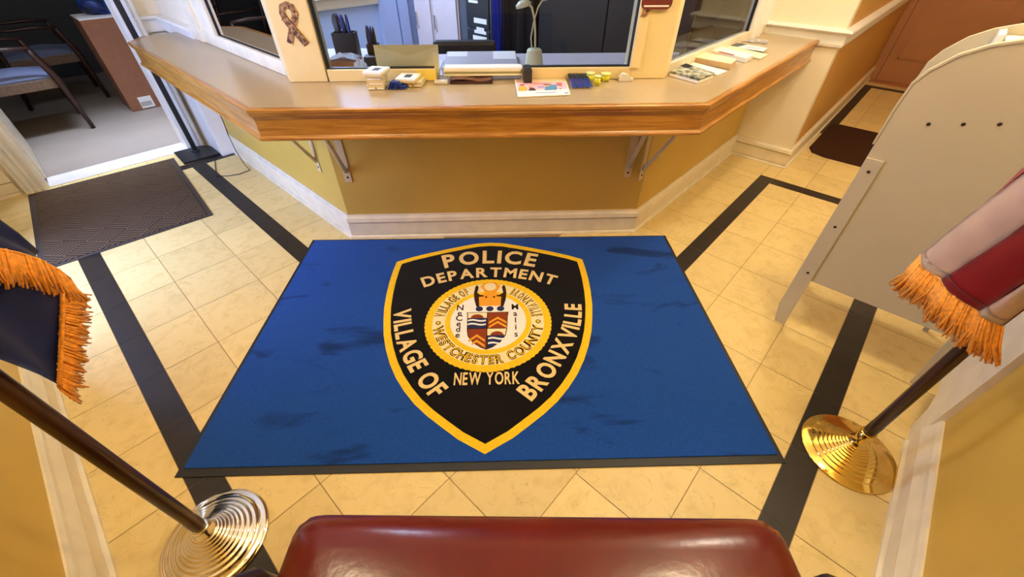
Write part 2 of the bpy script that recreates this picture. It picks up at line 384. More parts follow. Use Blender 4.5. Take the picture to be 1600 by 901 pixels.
# ------------------------------------------------------------------ windows
GP = 3.02
w2 = bpy.data.objects.new('window_2', None); COL.objects.link(w2); struct(w2)
T0 = 3.01 / R2
def stbox(m, s0, s1, t0, t1, z0, z1, bev=0.): return m.box(s0, t0, z0, s1, t1, z1, M=ST, bev=bev)
stbox(MB(), -.775, -.27, T0, T0 + .05, .846, .897, .003).build('sill', POSTM, w2)
stbox(MB(), .13, .655, T0, T0 + .05, .846, .897, .003).build('sill', POSTM, w2)
f = MB(); stbox(f, .647, .69, T0 - .012, T0 + .03, .897, 2.0); stbox(f, -.775, .69, T0, T0 + .05, 1.94, 2.02); f.build('frame', POSTM, w2)
f = MB(); stbox(f, -.775, -.768, T0 + .012, T0 + .034, .897, 1.94); stbox(f, -.768, -.28, T0 + .012, T0 + .034, .897, .902); stbox(f, .14, .647, T0 + .012, T0 + .034, .897, .902); stbox(f, .641, .647, T0 + .012, T0 + .034, .9, 1.94)
f.build('gasket', BLACKP, w2)
q = MB(); notch = [(-.770, .9), (-.28, .9), (-.28, .962), (.14, .962), (.14, .9), (.645, .9), (.645, 1.94), (-.770, 1.94)]
MX = ST @ Matrix(((1, 0, 0, 0), (0, 0, 1, 0), (0, 1, 0, 0), (0, 0, 0, 1)))
q.face([MX @ Vector((a, b, T0 + .022)) for a, b in notch]); q.build('pane', GLASS, w2)
# posts
p = MB().prism([(.828, 2.18), (.952, 2.058), (1.03, 2.14), (1.0, 2.32), (.868, 2.32)], .846, 2.02, bev=.004); struct(p.build('trim_9', POSTM))
p = MB().prism([(1.968, 1.045), (2.088, .924), (2.165, .94), (2.165, 1.05), (2.05, 1.13)], .846, 2.02, bev=.004); struct(p.build('trim_10', POSTM))
# left window
w1 = bpy.data.objects.new('window_1', None); COL.objects.link(w1); struct(w1)
MB().box(.862, 2.30, .846, .905, 3.52, .912, bev=.003).build('sill', TRIM, w1)
f = MB().box(.862, 3.15, .912, .905, 3.30, 2.0).box(.868, 3.30, .846, .93, 3.50, 2.0).box(.852, 3.40, .846, .869, 3.53, 2.0, bev=.003); f.build('frame', TRIM, w1)
MB().box(.878, 3.143, .912, .892, 3.151, 2.0).box(.878, 2.31, .911, .892, 3.15, .916).build('gasket', BLACKP, w1)
q = MB(); q.face([(.885, 2.30, .912), (.885, 3.15, .912), (.885, 3.15, 2.0), (.885, 2.30, 2.0)]); q.build('pane', GLASS, w1)
# right window
w3 = bpy.data.objects.new('window_3', None); COL.objects.link(w3); struct(w3)
MB().box(2.165, .945, .846, 3.617, .99, .893, bev=.003).build('sill', TRIM, w3)
MB().box(3.275, .945, .893, 3.617, .99, 2.0).box(3.32, .925, .846, 3.45, .946, 2.0, bev=.003).build('frame', TRIM_W, w3)
MB().box(3.262, .958, .893, 3.276, .975, 2.0).build('gasket', BLACKP, w3)
q = MB(); q.face([(2.16, .966, .893), (3.27, .966, .893), (3.27, .966, 2.0), (2.16, .966, 2.0)]); q.build('pane', GLASS, w3)

# ------------------------------------------------------------------ ribbons on the posts
CAMO = mat('camouflage_print', (176, 138, 94), .5, rgb2=(70, 36, 24), vscale=70, detail=1)
MAROON = mat('maroon_print', (104, 34, 28), .5)
def strip(m, path, w, y0, y1, M):
    P = [Vector(p) for p in path]
    for side in (0,):
        L_, R_ = [], []
        for i, p in enumerate(P):
            d = (P[min(i + 1, len(P) - 1)] - P[max(i - 1, 0)]).normalized(); n = Vector((-d.y, d.x)) * w / 2
            L_.append(p + n); R_.append(p - n)
        m.prism([(a.x, a.y) for a in L_] + [(a.x, a.y) for a in R_[::-1]], y0, y1, M=M)
def ribbon(label, cs_, cz, flip=1):
    base = st(cs_, T0 - .003, cz)
    o = thing('ribbon_magnet', label, 'ribbon', base, RZ)
    # local: x along s, y into wall, z up
    Q = Matrix(((1, 0, 0, 0), (0, 0, 1, 0), (0, 1, 0, 0), (0, 0, 0, 1)))
    path = [(-.034, -.072), (-.012, -.028), (.014, .012), (.026, .04), (.02, .062), (0, .07), (-.02, .062), (-.027, .04), (-.018, .012)]
    m = MB(); strip(m, path, .026, .0, .0025, Q); m.build('loop', CAMO, o)
    m = MB(); strip(m, [(-.026, .024), (.0, -.016), (.036, -.074)], .026, -.0026, -.0002, Q); m.build('tail', CAMO, o)
    m = MB(); strip(m, path, .030, .0026, .003, Q); strip(m, [(-.026, .026), (.0, -.016), (.038, -.077)], .030, -.0001, .0003, Q); m.build('border', MAROON, o)
ribbon('camouflage awareness ribbon on the cream post beside the black-edged front window', -.868, 1.078)
base = st(.712, T0 - .0165, 1.19)
o = thing('ribbon_magnet', 'dark red ribbon badge cut off at the top edge, on the post by the brochures', 'ribbon', base, RZ)
Q = Matrix(((1, 0, 0, 0), (0, 0, 1, 0), (0, 1, 0, 0), (0, 0, 0, 1)))
rr = []
for cx_, cz_, a0 in ((.045, -.04, -90), (.045, .04, 0), (-.045, .04, 90), (-.045, -.04, 180)):
    for k in range(5): a = math.radians(a0 + k * 22.5); rr.append((cx_ + .022 * math.cos(a), cz_ + .022 * math.sin(a)))
MB().prism(rr, .0, .0025, M=Q).build('loop', MAROON, o)
MB().prism([(-.062, -.088), (-.034, -.088), (-.012, -.058), (-.05, -.058)], .0004, .0022, M=Q).build('tail', CAMO, o)
MB().prism([(-.055, -.053), (.055, -.053), (.055, -.047), (-.055, -.047)], -.0006, -.0001, M=Q).build('stripe', TRIM_W, o)

# ------------------------------------------------------------------ police mat
def pile(name, rgb, dark, marks=True):
    m = mat(name, rgb, .95, spec=.1, sheen=.08)
    nt = m.node_tree; b = nt.nodes['Principled BSDF']; tc = nt.nodes.new('ShaderNodeTexCoord')
    n = nt.nodes.new('ShaderNodeTexNoise'); n.inputs['Scale'].default_value = 260; n.inputs['Detail'].default_value = 2
    mp = nt.nodes.new('ShaderNodeMapping'); mp.inputs['Scale'].default_value = (1, 2.6, 1)
    n2 = nt.nodes.new('ShaderNodeTexNoise'); n2.inputs['Scale'].default_value = 2.6; n2.inputs['Detail'].default_value = 5; n2.inputs['Distortion'].default_value = .7
    nt.links.new(tc.outputs['Object'], n.inputs['Vector']); nt.links.new(tc.outputs['Object'], mp.inputs['Vector']); nt.links.new(mp.outputs[0], n2.inputs['Vector'])
    r = nt.nodes.new('ShaderNodeValToRGB'); e = r.color_ramp.elements
    e[0].position = .3; e[0].color = (.72, .72, .72, 1); e[1].position = .7; e[1].color = (1.25, 1.25, 1.25, 1)
    nt.links.new(n.outputs['Fac'], r.inputs['Fac'])
    r2 = nt.nodes.new('ShaderNodeValToRGB'); e = r2.color_ramp.elements
    e[0].position = .33; e[0].color = (*lin(dark), 1); e[1].position = .43; e[1].color = (*lin(rgb), 1)
    nt.links.new(n2.outputs['Fac'], r2.inputs['Fac'])
    mx = nt.nodes.new('ShaderNodeMix'); mx.data_type = 'RGBA'; mx.blend_type = 'MULTIPLY'; mx.inputs['Factor'].default_value = 1
    nt.links.new(r2.outputs['Color'], mx.inputs['A']); nt.links.new(r.outputs['Color'], mx.inputs['B']); nt.links.new(mx.outputs['Result'], b.inputs['Base Color'])
    bp = nt.nodes.new('ShaderNodeBump'); bp.inputs['Strength'].default_value = .5; bp.inputs['Distance'].default_value = .004
    nt.links.new(n.outputs['Fac'], bp.inputs['Height']); nt.links.new(bp.outputs['Normal'], b.inputs['Normal'])
    return m
BLUE = pile('royal_blue_pile', (26, 70, 150), (17, 46, 104))
PBLK = pile('black_pile', (17, 14, 14), (11, 9, 9))
def flatpile(n, rgb): return mat(n, rgb, .95, spec=.1, var=.18, vscale=260, detail=2)
PGOLD = flatpile('gold_pile', (240, 194, 40)); PTAN = flatpile('straw_pile', (234, 202, 136)); PCREAM = flatpile('cream_pile', (240, 224, 178))
PBRN = flatpile('brown_pile', (58, 34, 20)); PRED = flatpile('brick_pile', (140, 62, 34)); PNAVY = flatpile('navy_pile', (44, 48, 84)); PWHT = flatpile('white_pile', (240, 236, 228)); PORG = flatpile('amber_pile', (234, 160, 50))
mx_, my_ = -.111, 1.334
mp_ = xy(mx_, my_, 0)
MYAW = (A - PI / 2) + math.radians(1.49)      # mat x axis in the room
MYAW = math.atan2(right.y, right.x) + math.radians(1.49)
MAT = thing('police_mat', 'large royal blue floor mat with a black and gold police shield', 'mat', mp_, MYAW)
MB().box(-1.052, -.697, 0.0005, 1.052, .697, .0045, bev=.0015).build('rubber_border', RUBBER, MAT)
MB().box(-1.036, -.668, .004, 1.036, .684, .0085, bev=.002).build('pile', BLUE, MAT)
def arcpts(cx, cy, r, a0, a1, n): return [(cx + r * math.cos(math.radians(a0 + (a1 - a0) * i / n)), cy + r * math.sin(math.radians(a0 + (a1 - a0) * i / n))) for i in range(n + 1)]
half = [(0, .638), (.075, .631), (.15, .610), (.25, .578), (.35, .542), (.44, .506), (.514, .468), (.519, .40), (.521, .30), (.517, .20), (.508, .10), (.494, .02), (.475, -.07), (.448, -.155), (.415, -.235), (.375, -.31), (.33, -.375), (.28, -.435), (.225, -.487), (.165, -.535), (.10, -.585), (0, -.643)]
out_ = half + [(-x, y) for x, y in half[-2:0:-1]]
def inset(poly, d):
    P = [Vector(p) for p in poly]; n = len(P); res = []
    for i in range(n):
        a, b, c = P[i - 1], P[i], P[(i + 1) % n]
        d1 = (b - a).normalized(); d2 = (c - b).normalized(); n1 = Vector((d1.y, -d1.x)); n2 = Vector((d2.y, -d2.x))
        m = (n1 + n2) / (1 + n1.dot(n2)); q_ = b + m * d; res.append((q_.x, q_.y))
    return res
MB().prism(out_[::-1], .008, .0092).build('shield_rim', PGOLD, MAT)
MB().prism(inset(out_, .033)[::-1], .008, .0098).build('shield_field', PBLK, MAT)
Z1 = .0098
def glyph_mesh(ch, thick):
    c = bpy.data.curves.new('g', 'FONT'); c.body = ch; c.size = 1; c.offset = thick; c.resolution_u = 4; c.extrude = 0
    o = bpy.data.objects.new('g', c); COL.objects.link(o); bpy.context.view_layer.update()
    dg = bpy.context.evaluated_depsgraph_get(); me = bpy.data.meshes.new_from_object(o.evaluated_get(dg))
    w = max((v.co.x for v in me.vertices), default=.3); x0 = min((v.co.x for v in me.vertices), default=0)
    h_ = max((v.co.y for v in me.vertices), default=.7)
    bpy.data.objects.remove(o); return me, x0, w, h_
GC = {}
def glyph(ch, th):
    if (ch, th) not in GC: GC[(ch, th)] = glyph_mesh(ch, th)
    return GC[(ch, th)]
CAP = None
def place(m, ch, th, pos, ang, cap, wfac, z):
    me, x0, x1, h_ = glyph(ch, th); ref = glyph('E', 0)[3]; k = cap / ref; ca, sa = math.cos(ang), math.sin(ang)
    vs_ = []
    for v in me.vertices:
        x = (v.co.x - (x0 + x1) / 2) * k * wfac; y = v.co.y * k
        vs_.append(m.bm.verts.new((pos[0] + x * ca - y * sa, pos[1] + x * sa + y * ca, z)))
    for p in me.polygons:
        try: m.bm.faces.new([vs_[i] for i in p.vertices])
        except ValueError: pass
def adv(ch, th, cap, wfac, gap=.16):
    if ch == ' ': return cap * .5 * wfac
    me, x0, x1, h_ = glyph(ch, th); k = cap / glyph('E', 0)[3]; return ((x1 - x0) * k * wfac) + gap * cap * wfac
def text_path(m, text, path, cap, z, th=.03, gap=.16):
    """spread the text so that it fills the polyline"""
    P = [Vector(p) for p in path]; L = [0]
    for a, b in zip(P, P[1:]): L.append(L[-1] + (b - a).length)
    A_ = [adv(c, th, cap, 1, gap) for c in text]; tot = sum(A_); w = L[-1] / tot
    s = 0
    for c, a in zip(text, A_):
        q_ = (s + a / 2) * w; s += a
        if c == ' ': continue
        def at(x):
            x = max(0, min(L[-1], x)); i = max(k for k in range(len(P) - 1) if L[k] <= x + 1e-9); f_ = (x - L[i]) / (L[i + 1] - L[i]); return P[i].lerp(P[i + 1], f_)
        d = at(q_ + a * w * .4) - at(q_ - a * w * .4); place(m, c, th, at(q_), math.atan2(d.y, d.x), cap, w, z)
def circ(cx, cy, r, a0, a1, n=24): return arcpts(cx, cy, r, a0, a1, n)
m = MB(); a = math.degrees(math.asin(.252 / .81)); text_path(m, 'POLICE', circ(0, -.364, .81, 90 + a, 90 - a), .108, Z1 + .0006, .032); m.build('lettering', PTAN, MAT)
m = MB(); a = math.degrees(math.asin(.34 / .78)); text_path(m, 'DEPARTMENT', circ(0, -.452, .78, 90 + a, 90 - a), .074, Z1 + .0006, .032); m.build('lettering', PTAN, MAT)
m = MB(); text_path(m, 'NEW YORK', [(-.137, -.35), (.137, -.35)], .059, Z1 + .0006, .02); m.build('lettering', PTAN, MAT)
m = MB(); text_path(m, 'VILLAGE OF', [(-.455, .092), (-.446, .03), (-.435, -.02), (-.405, -.118), (-.353, -.224), (-.306, -.30), (-.262, -.358), (-.208, -.418)], .076, Z1 + .0006, .034); m.build('lettering', PTAN, MAT)
m = MB(); text_path(m, 'BRONXVILLE', [(.172, -.436), (.24, -.362), (.293, -.288), (.34, -.215), (.375, -.15), (.41, -.08), (.434, -.01), (.447, .06), (.452, .112)], .076, Z1 + .0006, .034); m.build('lettering', PTAN, MAT)
# seal
SC = (0, .008)
seal = MB().prism([(SC[0] + (.295 + .004 * (k % 2)) * math.cos(2 * PI * k / 144), SC[1] + (.295 + .004 * (k % 2)) * math.sin(2 * PI * k / 144)) for k in range(144)], .009, .0102).build('seal', PGOLD, MAT)
def disc(r, z, m, name, r0=None):
    return MB().prism(circ(*SC, r, 0, 360 - 360 / 96, 95), .009, z).build(name, m, seal)
disc(.262, .0106, PCREAM, 'letter_ring'); disc(.203, .011, PGOLD, 'inner_ring'); disc(.178, .0114, PWHT, 'white_centre')
for nm, th, mt, z, in (('ring_lettering', .055, PBRN, .0112), ('ring_lettering', -.012, PGOLD, .0118)):
    m = MB(); text_path(m, 'VILLAGE OF', circ(*SC, .211, 174, 117), .044, z, th); m.build(nm, mt, seal); m = MB()
    text_path(m, 'BRONXVILLE', circ(*SC, .211, 61, 5), .044, z, th); m.build(nm, mt, seal); m = MB()
    text_path(m, 'WESTCHESTER COUNTY', circ(*SC, .256, 188, 352), .044, z, th)
    for a in (180, 0):
        x_, y_ = SC[0] + .234 * math.cos(math.radians(a)), SC[1] - .012
        m.face([(x_ + p[0], y_ + p[1], z) for p in circ(0, 0, .012 if th > .02 else .008, 0, 340, 17)])
    m.build(nm, mt, seal)
for wd, x_ in (('NeCede', -.138), ('Malis', .128)):
    n = len(wd); m = MB()
    for i, c in enumerate(wd): place(m, c, .02, (x_, .078 - i * (.175 / (n - 1)) - .0, 0), 0, .036 if c.isupper() else .033, .9, .0118)
    m.build('motto', PBRN, seal)
# coat of arms (own heraldic shapes)
cy0 = .058
def cpoly(name, mt, pts, z): return MB().prism(pts, .011, z).build(name, mt, seal)
shp = [(-.104, .062), (.096, .062), (.092, .03), (.088, -.05), (.08, -.09), (.055, -.13), (.02, -.158), (-.006, -.17), (-.032, -.158), (-.066, -.13), (-.092, -.09), (-.098, -.05), (-.1, .03)]
cpoly('coat_outline', PBRN, shp[::-1], .0117)
ins = inset(shp, .004)
def clip(poly, x0, x1, y0, y1):
    def cl(P, f):
        R_ = []
        for i in range(len(P)):
            a, b = P[i - 1], P[i]; fa, fb = f(a), f(b)
            if (fa >= 0) != (fb >= 0): t = fa / (fa - fb); R_.append((a[0] + (b[0] - a[0]) * t, a[1] + (b[1] - a[1]) * t))
            if fb >= 0: R_.append(b)
        return R_
    for f in (lambda p: p[0] - x0, lambda p: x1 - p[0], lambda p: p[1] - y0, lambda p: y1 - p[1]): poly = cl(poly, f)
    return poly
mid = (-.005, -.045)
def quarter(x0, x1, y0, y1, sun):
    P = clip(ins, x0, x1, y0, y1)
    cpoly('coat_quarter', PNAVY if sun else PRED, P[::-1], .0121)
    w, h_ = x1 - x0, y1 - y0
    if sun:
        Q_ = clip(P, x0, x1, y1 - h_ * .34, y1); cpoly('coat_band', PCREAM, Q_[::-1], .0123)
        c = ((x0 + x1) / 2, y1 - h_ * .34); cpoly('coat_sun', PRED, [(c[0] + .028 * math.cos(math.radians(a)) * 1.1, c[1] + .024 * math.sin(math.radians(a))) for a in range(0, 181, 20)], .0125)
        for k in (.5, .74):
            m = MB(); up_, lo_ = [], []
            for i in range(13):
                x = x0 + .004 + (w - .008) * i / 12; y = y1 - h_ * k + .004 * math.sin(i / 12 * 2 * PI)
                up_.append((x, y + .005)); lo_.append((x, y - .005))
            pts = clip(up_ + lo_[::-1], x0, x1, y0, y1)
            m.prism(pts[::-1], .011, .0123); m.build('coat_wave', PWHT, seal)
    else:
        for k in (.28, .55):
            xc = (x0 + x1) / 2; ya = y1 - h_ * k
            xa = x0 + .006 + (.016 if k > .4 and y0 < -.1 else 0); sl = .032 * (xc - xa) / (xc - x0 - .006)
            cv = [(xa, ya - sl), (xc, ya), (x1 - .006, ya - .032), (x1 - .006, ya - .046), (xc, ya - .014), (xa, ya - sl - .014)]
            cpoly('coat_chevron', PORG, cv[::-1], .0123)
quarter(-.1, mid[0] - .002, mid[1] + .002, .058, True); quarter(mid[0] + .002, .092, mid[1] + .002, .058, False)
quarter(-.093, mid[0] - .002, -.165, mid[1] - .002, False); quarter(mid[0] + .002, .085, -.165, mid[1] - .002, True)
for x_ in (-.045, .006, .058): cpoly('crest_ball', PNAVY, [(x_ + .018 * math.cos(a * PI / 10), .085 + .017 * math.sin(a * PI / 10)) for a in range(20)][::1], .0121)
# crest bird: body, head and two wings
cpoly('crest_body', PORG, [(-.05, .105), (-.06, .15), (-.055, .19), (-.035, .185), (-.02, .2), (-.03, .225), (-.045, .25), (-.02, .278), (.03, .28), (.058, .252), (.045, .225), (.035, .2), (.05, .185), (.07, .19), (.072, .15), (.062, .105)][::-1], .0121)
cpoly('crest_head', PCREAM, circ(.006, .245, .03, 0, 340, 17), .0125)
for sx in (-1, 1):
    cpoly('crest_wing', PBRN, [(sx * x + .006, y) for x, y in ((.052, .1), (.066, .1), (.078, .15), (.082, .2), (.076, .25), (.066, .258), (.06, .24), (.066, .2), (.05, .185), (.03, .18), (.034, .172), (.056, .17))][::-sx], .0124)
    cpoly('crest_eye', PBRN, circ(.006 + sx * .02, .168, .006, 0, 320, 8), .0125)

# ------------------------------------------------------------------ entrance doormat
def ribbed():
    m = mat('brown_ribbed_carpet', (74, 60, 52), .95, spec=.1)
    nt = m.node_tree; b = nt.nodes['Principled BSDF']; tc = nt.nodes.new('ShaderNodeTexCoord')
    ck = nt.nodes.new('ShaderNodeTexChecker'); ck.inputs['Scale'].default_value = 7.2; ck.inputs['Color1'].default_value = (0, 0, 0, 1); ck.inputs['Color2'].default_value = (1, 1, 1, 1)
    rt = nt.nodes.new('ShaderNodeMapping'); rt.inputs['Rotation'].default_value = (0, 0, PI / 4); rt.inputs['Location'].default_value = (.013, .017, .03)
    nt.links.new(tc.outputs['Object'], rt.inputs['Vector']); nt.links.new(rt.outputs[0], ck.inputs['Vector'])
    ws = []
    for ax in ('X', 'Y'):
        w = nt.nodes.new('ShaderNodeTexWave'); w.bands_direction = ax; w.inputs['Scale'].default_value = 16; w.inputs['Distortion'].default_value = .3
        nt.links.new(rt.outputs[0], w.inputs['Vector']); ws.append(w)
    mx = nt.nodes.new('ShaderNodeMix'); mx.data_type = 'RGBA'
    nt.links.new(ck.outputs['Fac'], mx.inputs['Factor']); nt.links.new(ws[0].outputs['Color'], mx.inputs['A']); nt.links.new(ws[1].outputs['Color'], mx.inputs['B'])
    r = nt.nodes.new('ShaderNodeValToRGB'); e = r.color_ramp.elements; e[0].position = .25; e[0].color = (*lin((54, 42, 31)), 1); e[1].position = .6; e[1].color = (*lin((102, 82, 62)), 1)
    nt.links.new(mx.outputs['Result'], r.inputs['Fac']); nt.links.new(r.outputs['Color'], b.inputs['Base Color'])
    bp = nt.nodes.new('ShaderNodeBump'); bp.inputs['Strength'].default_value = .6; bp.inputs['Distance'].default_value = .004
    nt.links.new(mx.outputs['Result'], bp.inputs['Height']); nt.links.new(bp.outputs['Normal'], b.inputs['Normal'])
    return m
dm = thing('doormat', 'dark brown ribbed doormat at the doorway on the tiles', 'doormat', (.005, 3.563, 0), math.radians(-4))
MB().prism([(-.433, -.575), (.413, -.575), (.433, .575), (-.44, .575)], .0003, .005, bev=.001).build('rubber_border', mat('brown_rubber', (62, 50, 42), .7), dm)
MB().prism([(-.403, -.552), (.385, -.552), (.403, .552), (-.41, .552)], .004, .009, bev=.0015).build('ribbed_carpet', ribbed(), dm)
cm = MB().prism([(4.03, -.02), (4.03, -.50), (4.92, -.50), (4.92, .37), (4.88, .44), (4.16, .44), (4.07, .40), (4.03, .30)], .0005, .010, bev=.003).build('corridor_mat', mat('dark_brown_carpet', (64, 38, 24), .95, spec=.1, var=.3, vscale=300, detail=1))
tag(cm, 'plain dark brown mat in the corridor toward the orange door', 'mat')

# ------------------------------------------------------------------ sign post
sp = thing('sign_stand', 'black square-based floor stand with a thin post beside the doorway', 'stand', (.635, 4.045, 0), math.radians(-2))
MB().prism([(-.135, -.135), (.125, -.135), (.125, .05), (.10, .11), (.04, .145), (-.135, .145)], .0005, .016, bev=.003).build('base', BLACKP, sp)
MB().box(-.0165, .03, .016, .0165, .062, 1.5, bev=.002).build('post', BLACKP, sp)
MB().box(-.11, .02, 1.48, .11, .034, 1.78, bev=.003).build('sign_holder', BLACKP, sp)
MB().lathe([(0, 0), (.030, 0), (.030, .006), (.02, .01), (0, .01)], 20, M=Matrix.Translation((0, .046, .016))).build('collar', BLACKP, sp)
cab = MB().tube([(.842, 3.75, .40), (.842, 3.75, .28), (.838, 3.77, .18), (.82, 3.68, .09), (.806, 3.55, .02), (.80, 3.44, .004), (.72, 3.43, .004), (.655, 3.46, .004), (.59, 3.52, .004), (.64, 3.68, .004), (.69, 3.84, .004), (.69, 3.90, .004)], .0028, 8).build('power_cord', BLACKP)
tag(cab, 'thin black cord running down the wall and looping on the tiles by the stand', 'cord')

# ------------------------------------------------------------------ beige booth
bo = thing('privacy_booth', 'tall beige curved-top plywood booth standing by the right wall', 'booth', (1.854, -.27, 0))
TV = Matrix(((0, 0, 1, 0), (1, 0, 0, .27), (0, 1, 0, 0), (0, 0, 0, 1)))    # (v, z, depth) -> local
prof = [(-.53, .262), (-.02, .262), (.018, .30), (.020, .80), (.020, .965), (.014, 1.035), (-.006, 1.075), (-.05, 1.123), (-.10, 1.153), (-.155, 1.172), (-.23, 1.188), (-.32, 1.197), (-.53, 1.20)]
BW = .37
for i, x in enumerate((0, BW)): MB().prism(prof, x, x + .02, M=TV, bev=.0015).build('side_panel', KIOSK, bo)
rim = [(.020, .845)] + prof[4:]
def rimmesh(x0, x1, o, th):
    P = [Vector(p) for p in rim]; O, I = [], []
    for i, p in enumerate(P):
        d = (P[min(i + 1, len(P) - 1)] - P[max(i - 1, 0)]).normalized(); n = Vector((d.y, -d.x)); O.append(p + n * o); I.append(p + n * (o - th))
    m = MB(); m.prism([tuple(p) for p in O] + [tuple(p) for p in I[::-1]], x0, x1, M=TV); return m
rimmesh(-.003, .023, .007, .0065).build('edge_rim', KIOSK, bo)
WK = mat('white_plastic', (240, 238, 232), .4)
fr = MB()
fr.prism([(-.112, 1.15), (-.128, 1.156), (-.128, 1.02), (-.112, 1.02)], BW - .12, BW, M=TV)
fr.build('opening_frame', WK, bo)
MB().prism([(-.135, 1.14), (-.50, 1.16), (-.50, 1.10), (-.135, 1.09)], BW - .12, BW - .005, M=TV, bev=.004).build('paper_tray', WK, bo)
MB().prism([(-.13, 1.02), (-.53, 1.03), (-.53, 1.015), (-.13, 1.005)], .02, BW, M=TV).build('shelf', KIOSK, bo)
MB().prism([(-.53, .262), (-.515, .262), (-.515, 1.19), (-.53, 1.19)], .02, BW, M=TV).build('back_panel', KIOSK, bo)
for x0, x1 in ((-.009, -.0005), (BW + .0205, BW + .029)):
    MB().prism([(-.042, .0), (.0, .0), (.020, .10), (.020, .80), (-.032, .80)], x0, x1, M=TV, bev=.001).build('leg', KIOSK, bo)
    MB().prism([(-.545, .0), (-.525, .0), (-.505, .32), (-.53, .32)], x0, x1, M=TV, bev=.001).build('leg', KIOSK, bo)
for v, z, x in ((-.078, .937, -.001), (-.153, .955, -.001), (-.225, .973, -.001), (-.008, .756, -.0095), (-.010, .528, -.0095), (-.014, .299, -.0095)):
    MB().lathe([(0, 0), (.0055, 0), (.004, .0015), (0, .002)], 10, M=Matrix.Translation((x, v + .27, z)) @ Matrix.Rotation(-PI / 2, 4, 'Y')).build('screw', SCREW, bo)

# ------------------------------------------------------------------ flag stands
def base_prof_terraced():
    pr = [(.0, .0), (.146, .0), (.148, .004), (.146, .008)]
    for r, z in zip([.141, .116, .101, .088, .077, .067, .058, .050, .043, .037], [.012, .019, .026, .033, .040, .047, .054, .061, .068, .075]):
        pr += [(r + .002, z - .004), (r + .0015, z - .0005), (r - .001, z + .0008), (r - .006, z + .0014)]
    return pr + [(.030, .081), (.026, .09), (.0235, .10)]
def base_prof_steps():
    pr = [(.0, .0), (.146, .0), (.148, .003), (.1475, .006), (.146, .0075)]
    rs = [.146, .120, .103, .090, .079, .069, .060, .052, .045, .038]; z = .0075
    for a_, b_ in zip(rs, rs[1:] + [.031]):
        z0 = z; z = z0 + (a_ - b_) * .30
        pr += [(a_ - .0006, z0 + .0002), (b_ + .0022, z - .0007), (b_ + .0012, z - .0001), (b_ + .0003, z + .0012), (b_, z + .0034)]; z += .0036
    pr += [(.029, z + .002), (.026, .09), (.0235, .10)]
    return pr
def flag_stand(loc, metal, mname, label, pole_label, socket_h):
    o = thing('flag_stand', label, 'flag stand', loc)
    MB().lathe((base_prof_terraced() if mname == 'n' else base_prof_steps()) + [(.0235, .10 + socket_h), (.019, .102 + socket_h), (.0, .102 + socket_h)], 64).build('base', metal, o)
    MB().lathe([(0, .0), (.0155, .0), (.0185, .012), (.0185, .05), (.0175, .06), (.0175, 2.3), (0, 2.3)], 20, M=Matrix.Translation((0, 0, .10 + socket_h))).build('pole', POLEW, o)
    MB().lathe([(0, 0), (.02, 0), (.024, .02), (.012, .04), (.03, .075), (.02, .11), (0, .15)], 20, M=Matrix.Translation((0, 0, 2.4 + socket_h))).build('finial', metal, o)
    return o
FLP = xy(-.902, .425); FRP = xy(1.199, .707)
flag_stand(FLP, CHROME, 'n', 'silvery stepped round flag stand with dark pole, beside the navy flag', '', .005)
flag_stand(FRP, BRASS, 'b', 'golden brass stepped flag stand with dark pole, beneath the striped flag', '', .035)

FR_ORG = mat('golden_fringe', (240, 156, 32), .55, sheen=.3, var=.25, vscale=120)
def cloth(name, rgb, **k): return mat(name, rgb, .5, sheen=.35, spec=.35, var=.08, vscale=15, **k)
NAVY = cloth('navy_satin', (38, 50, 108)); FRED = cloth('red_satin', (172, 22, 26)); FWHT = cloth('white_satin', (244, 214, 194)); BAND_W = cloth('white_hem', (240, 220, 196))
def pt_px(px, py, X):      # point of the view ray at lateral distance X (metres, viewer frame), only used to size the hanging cloth
    d = r2v * ((px - 800) / 641) + d2v * ((py - 450.5) / 641) + fwd
    k = X / d.dot(right); p = Vector((0, 0, CH)) + d * k; return p
def lerp(a, b, t): return a + (b - a) * t
def fringe(name, edge, dirs, mt, parent, n, length, r=.0022):
    m = MB()
    # stitched heading
    m.tube(edge, .005, 6, flat=.6)
    E_ = [Vector(p) for p in edge]; L = [0]
    for a, b in zip(E_, E_[1:]): L.append(L[-1] + (b - a).length)
    for i in range(n):
        x = L[-1] * (i + .5) / n; k = max(j for j in range(len(E_) - 1) if L[j] <= x); f_ = (x - L[k]) / (L[k + 1] - L[k])
        p = E_[k].lerp(E_[k + 1], f_); d = dirs[k].lerp(dirs[k + 1], f_).normalized(); jt = Vector((random.uniform(-1, 1), random.uniform(-1, 1), random.uniform(-1, 1))) * .16
        ln = length * random.uniform(.86, 1.06); d2_ = (d + jt).normalized()
        for q_ in range(2):
            o_ = Vector((random.uniform(-1, 1), random.uniform(-1, 1), random.uniform(-1, 1))) * .003
            m.tube([p + o_, p + o_ + d * ln * .5, p + o_ * 1.5 + d2_ * ln], [r, r * 1.15, r * .7], 5)
    return m.build(name, mt, parent)

# striped flag on the brass stand: fly edge at the bottom, hanging folds
fo = thing('flag', 'red and white striped flag with golden fringe hanging from its pole', 'flag', FRP)
def rel(p): return p - FRP
Xr = 1.15
low = [(1440, 398), (1474, 437), (1527, 487), (1567, 510)]
high = [(1600, 268), (1600, 349), (1600, 441), (1600, 485)]
XO = [1.15, 1.12, 1.13, 1.17]
bl = [rel(pt_px(*p, x)) for p, x in zip(low, XO)]; bh = [rel(pt_px(*p, x)) for p, x in zip(high, XO)]
bt = []
for a, b in zip(bl, bh):
    d = b - a; k = (1.36 - a.z) / d.z; e = a + d * k; bt.append(e)
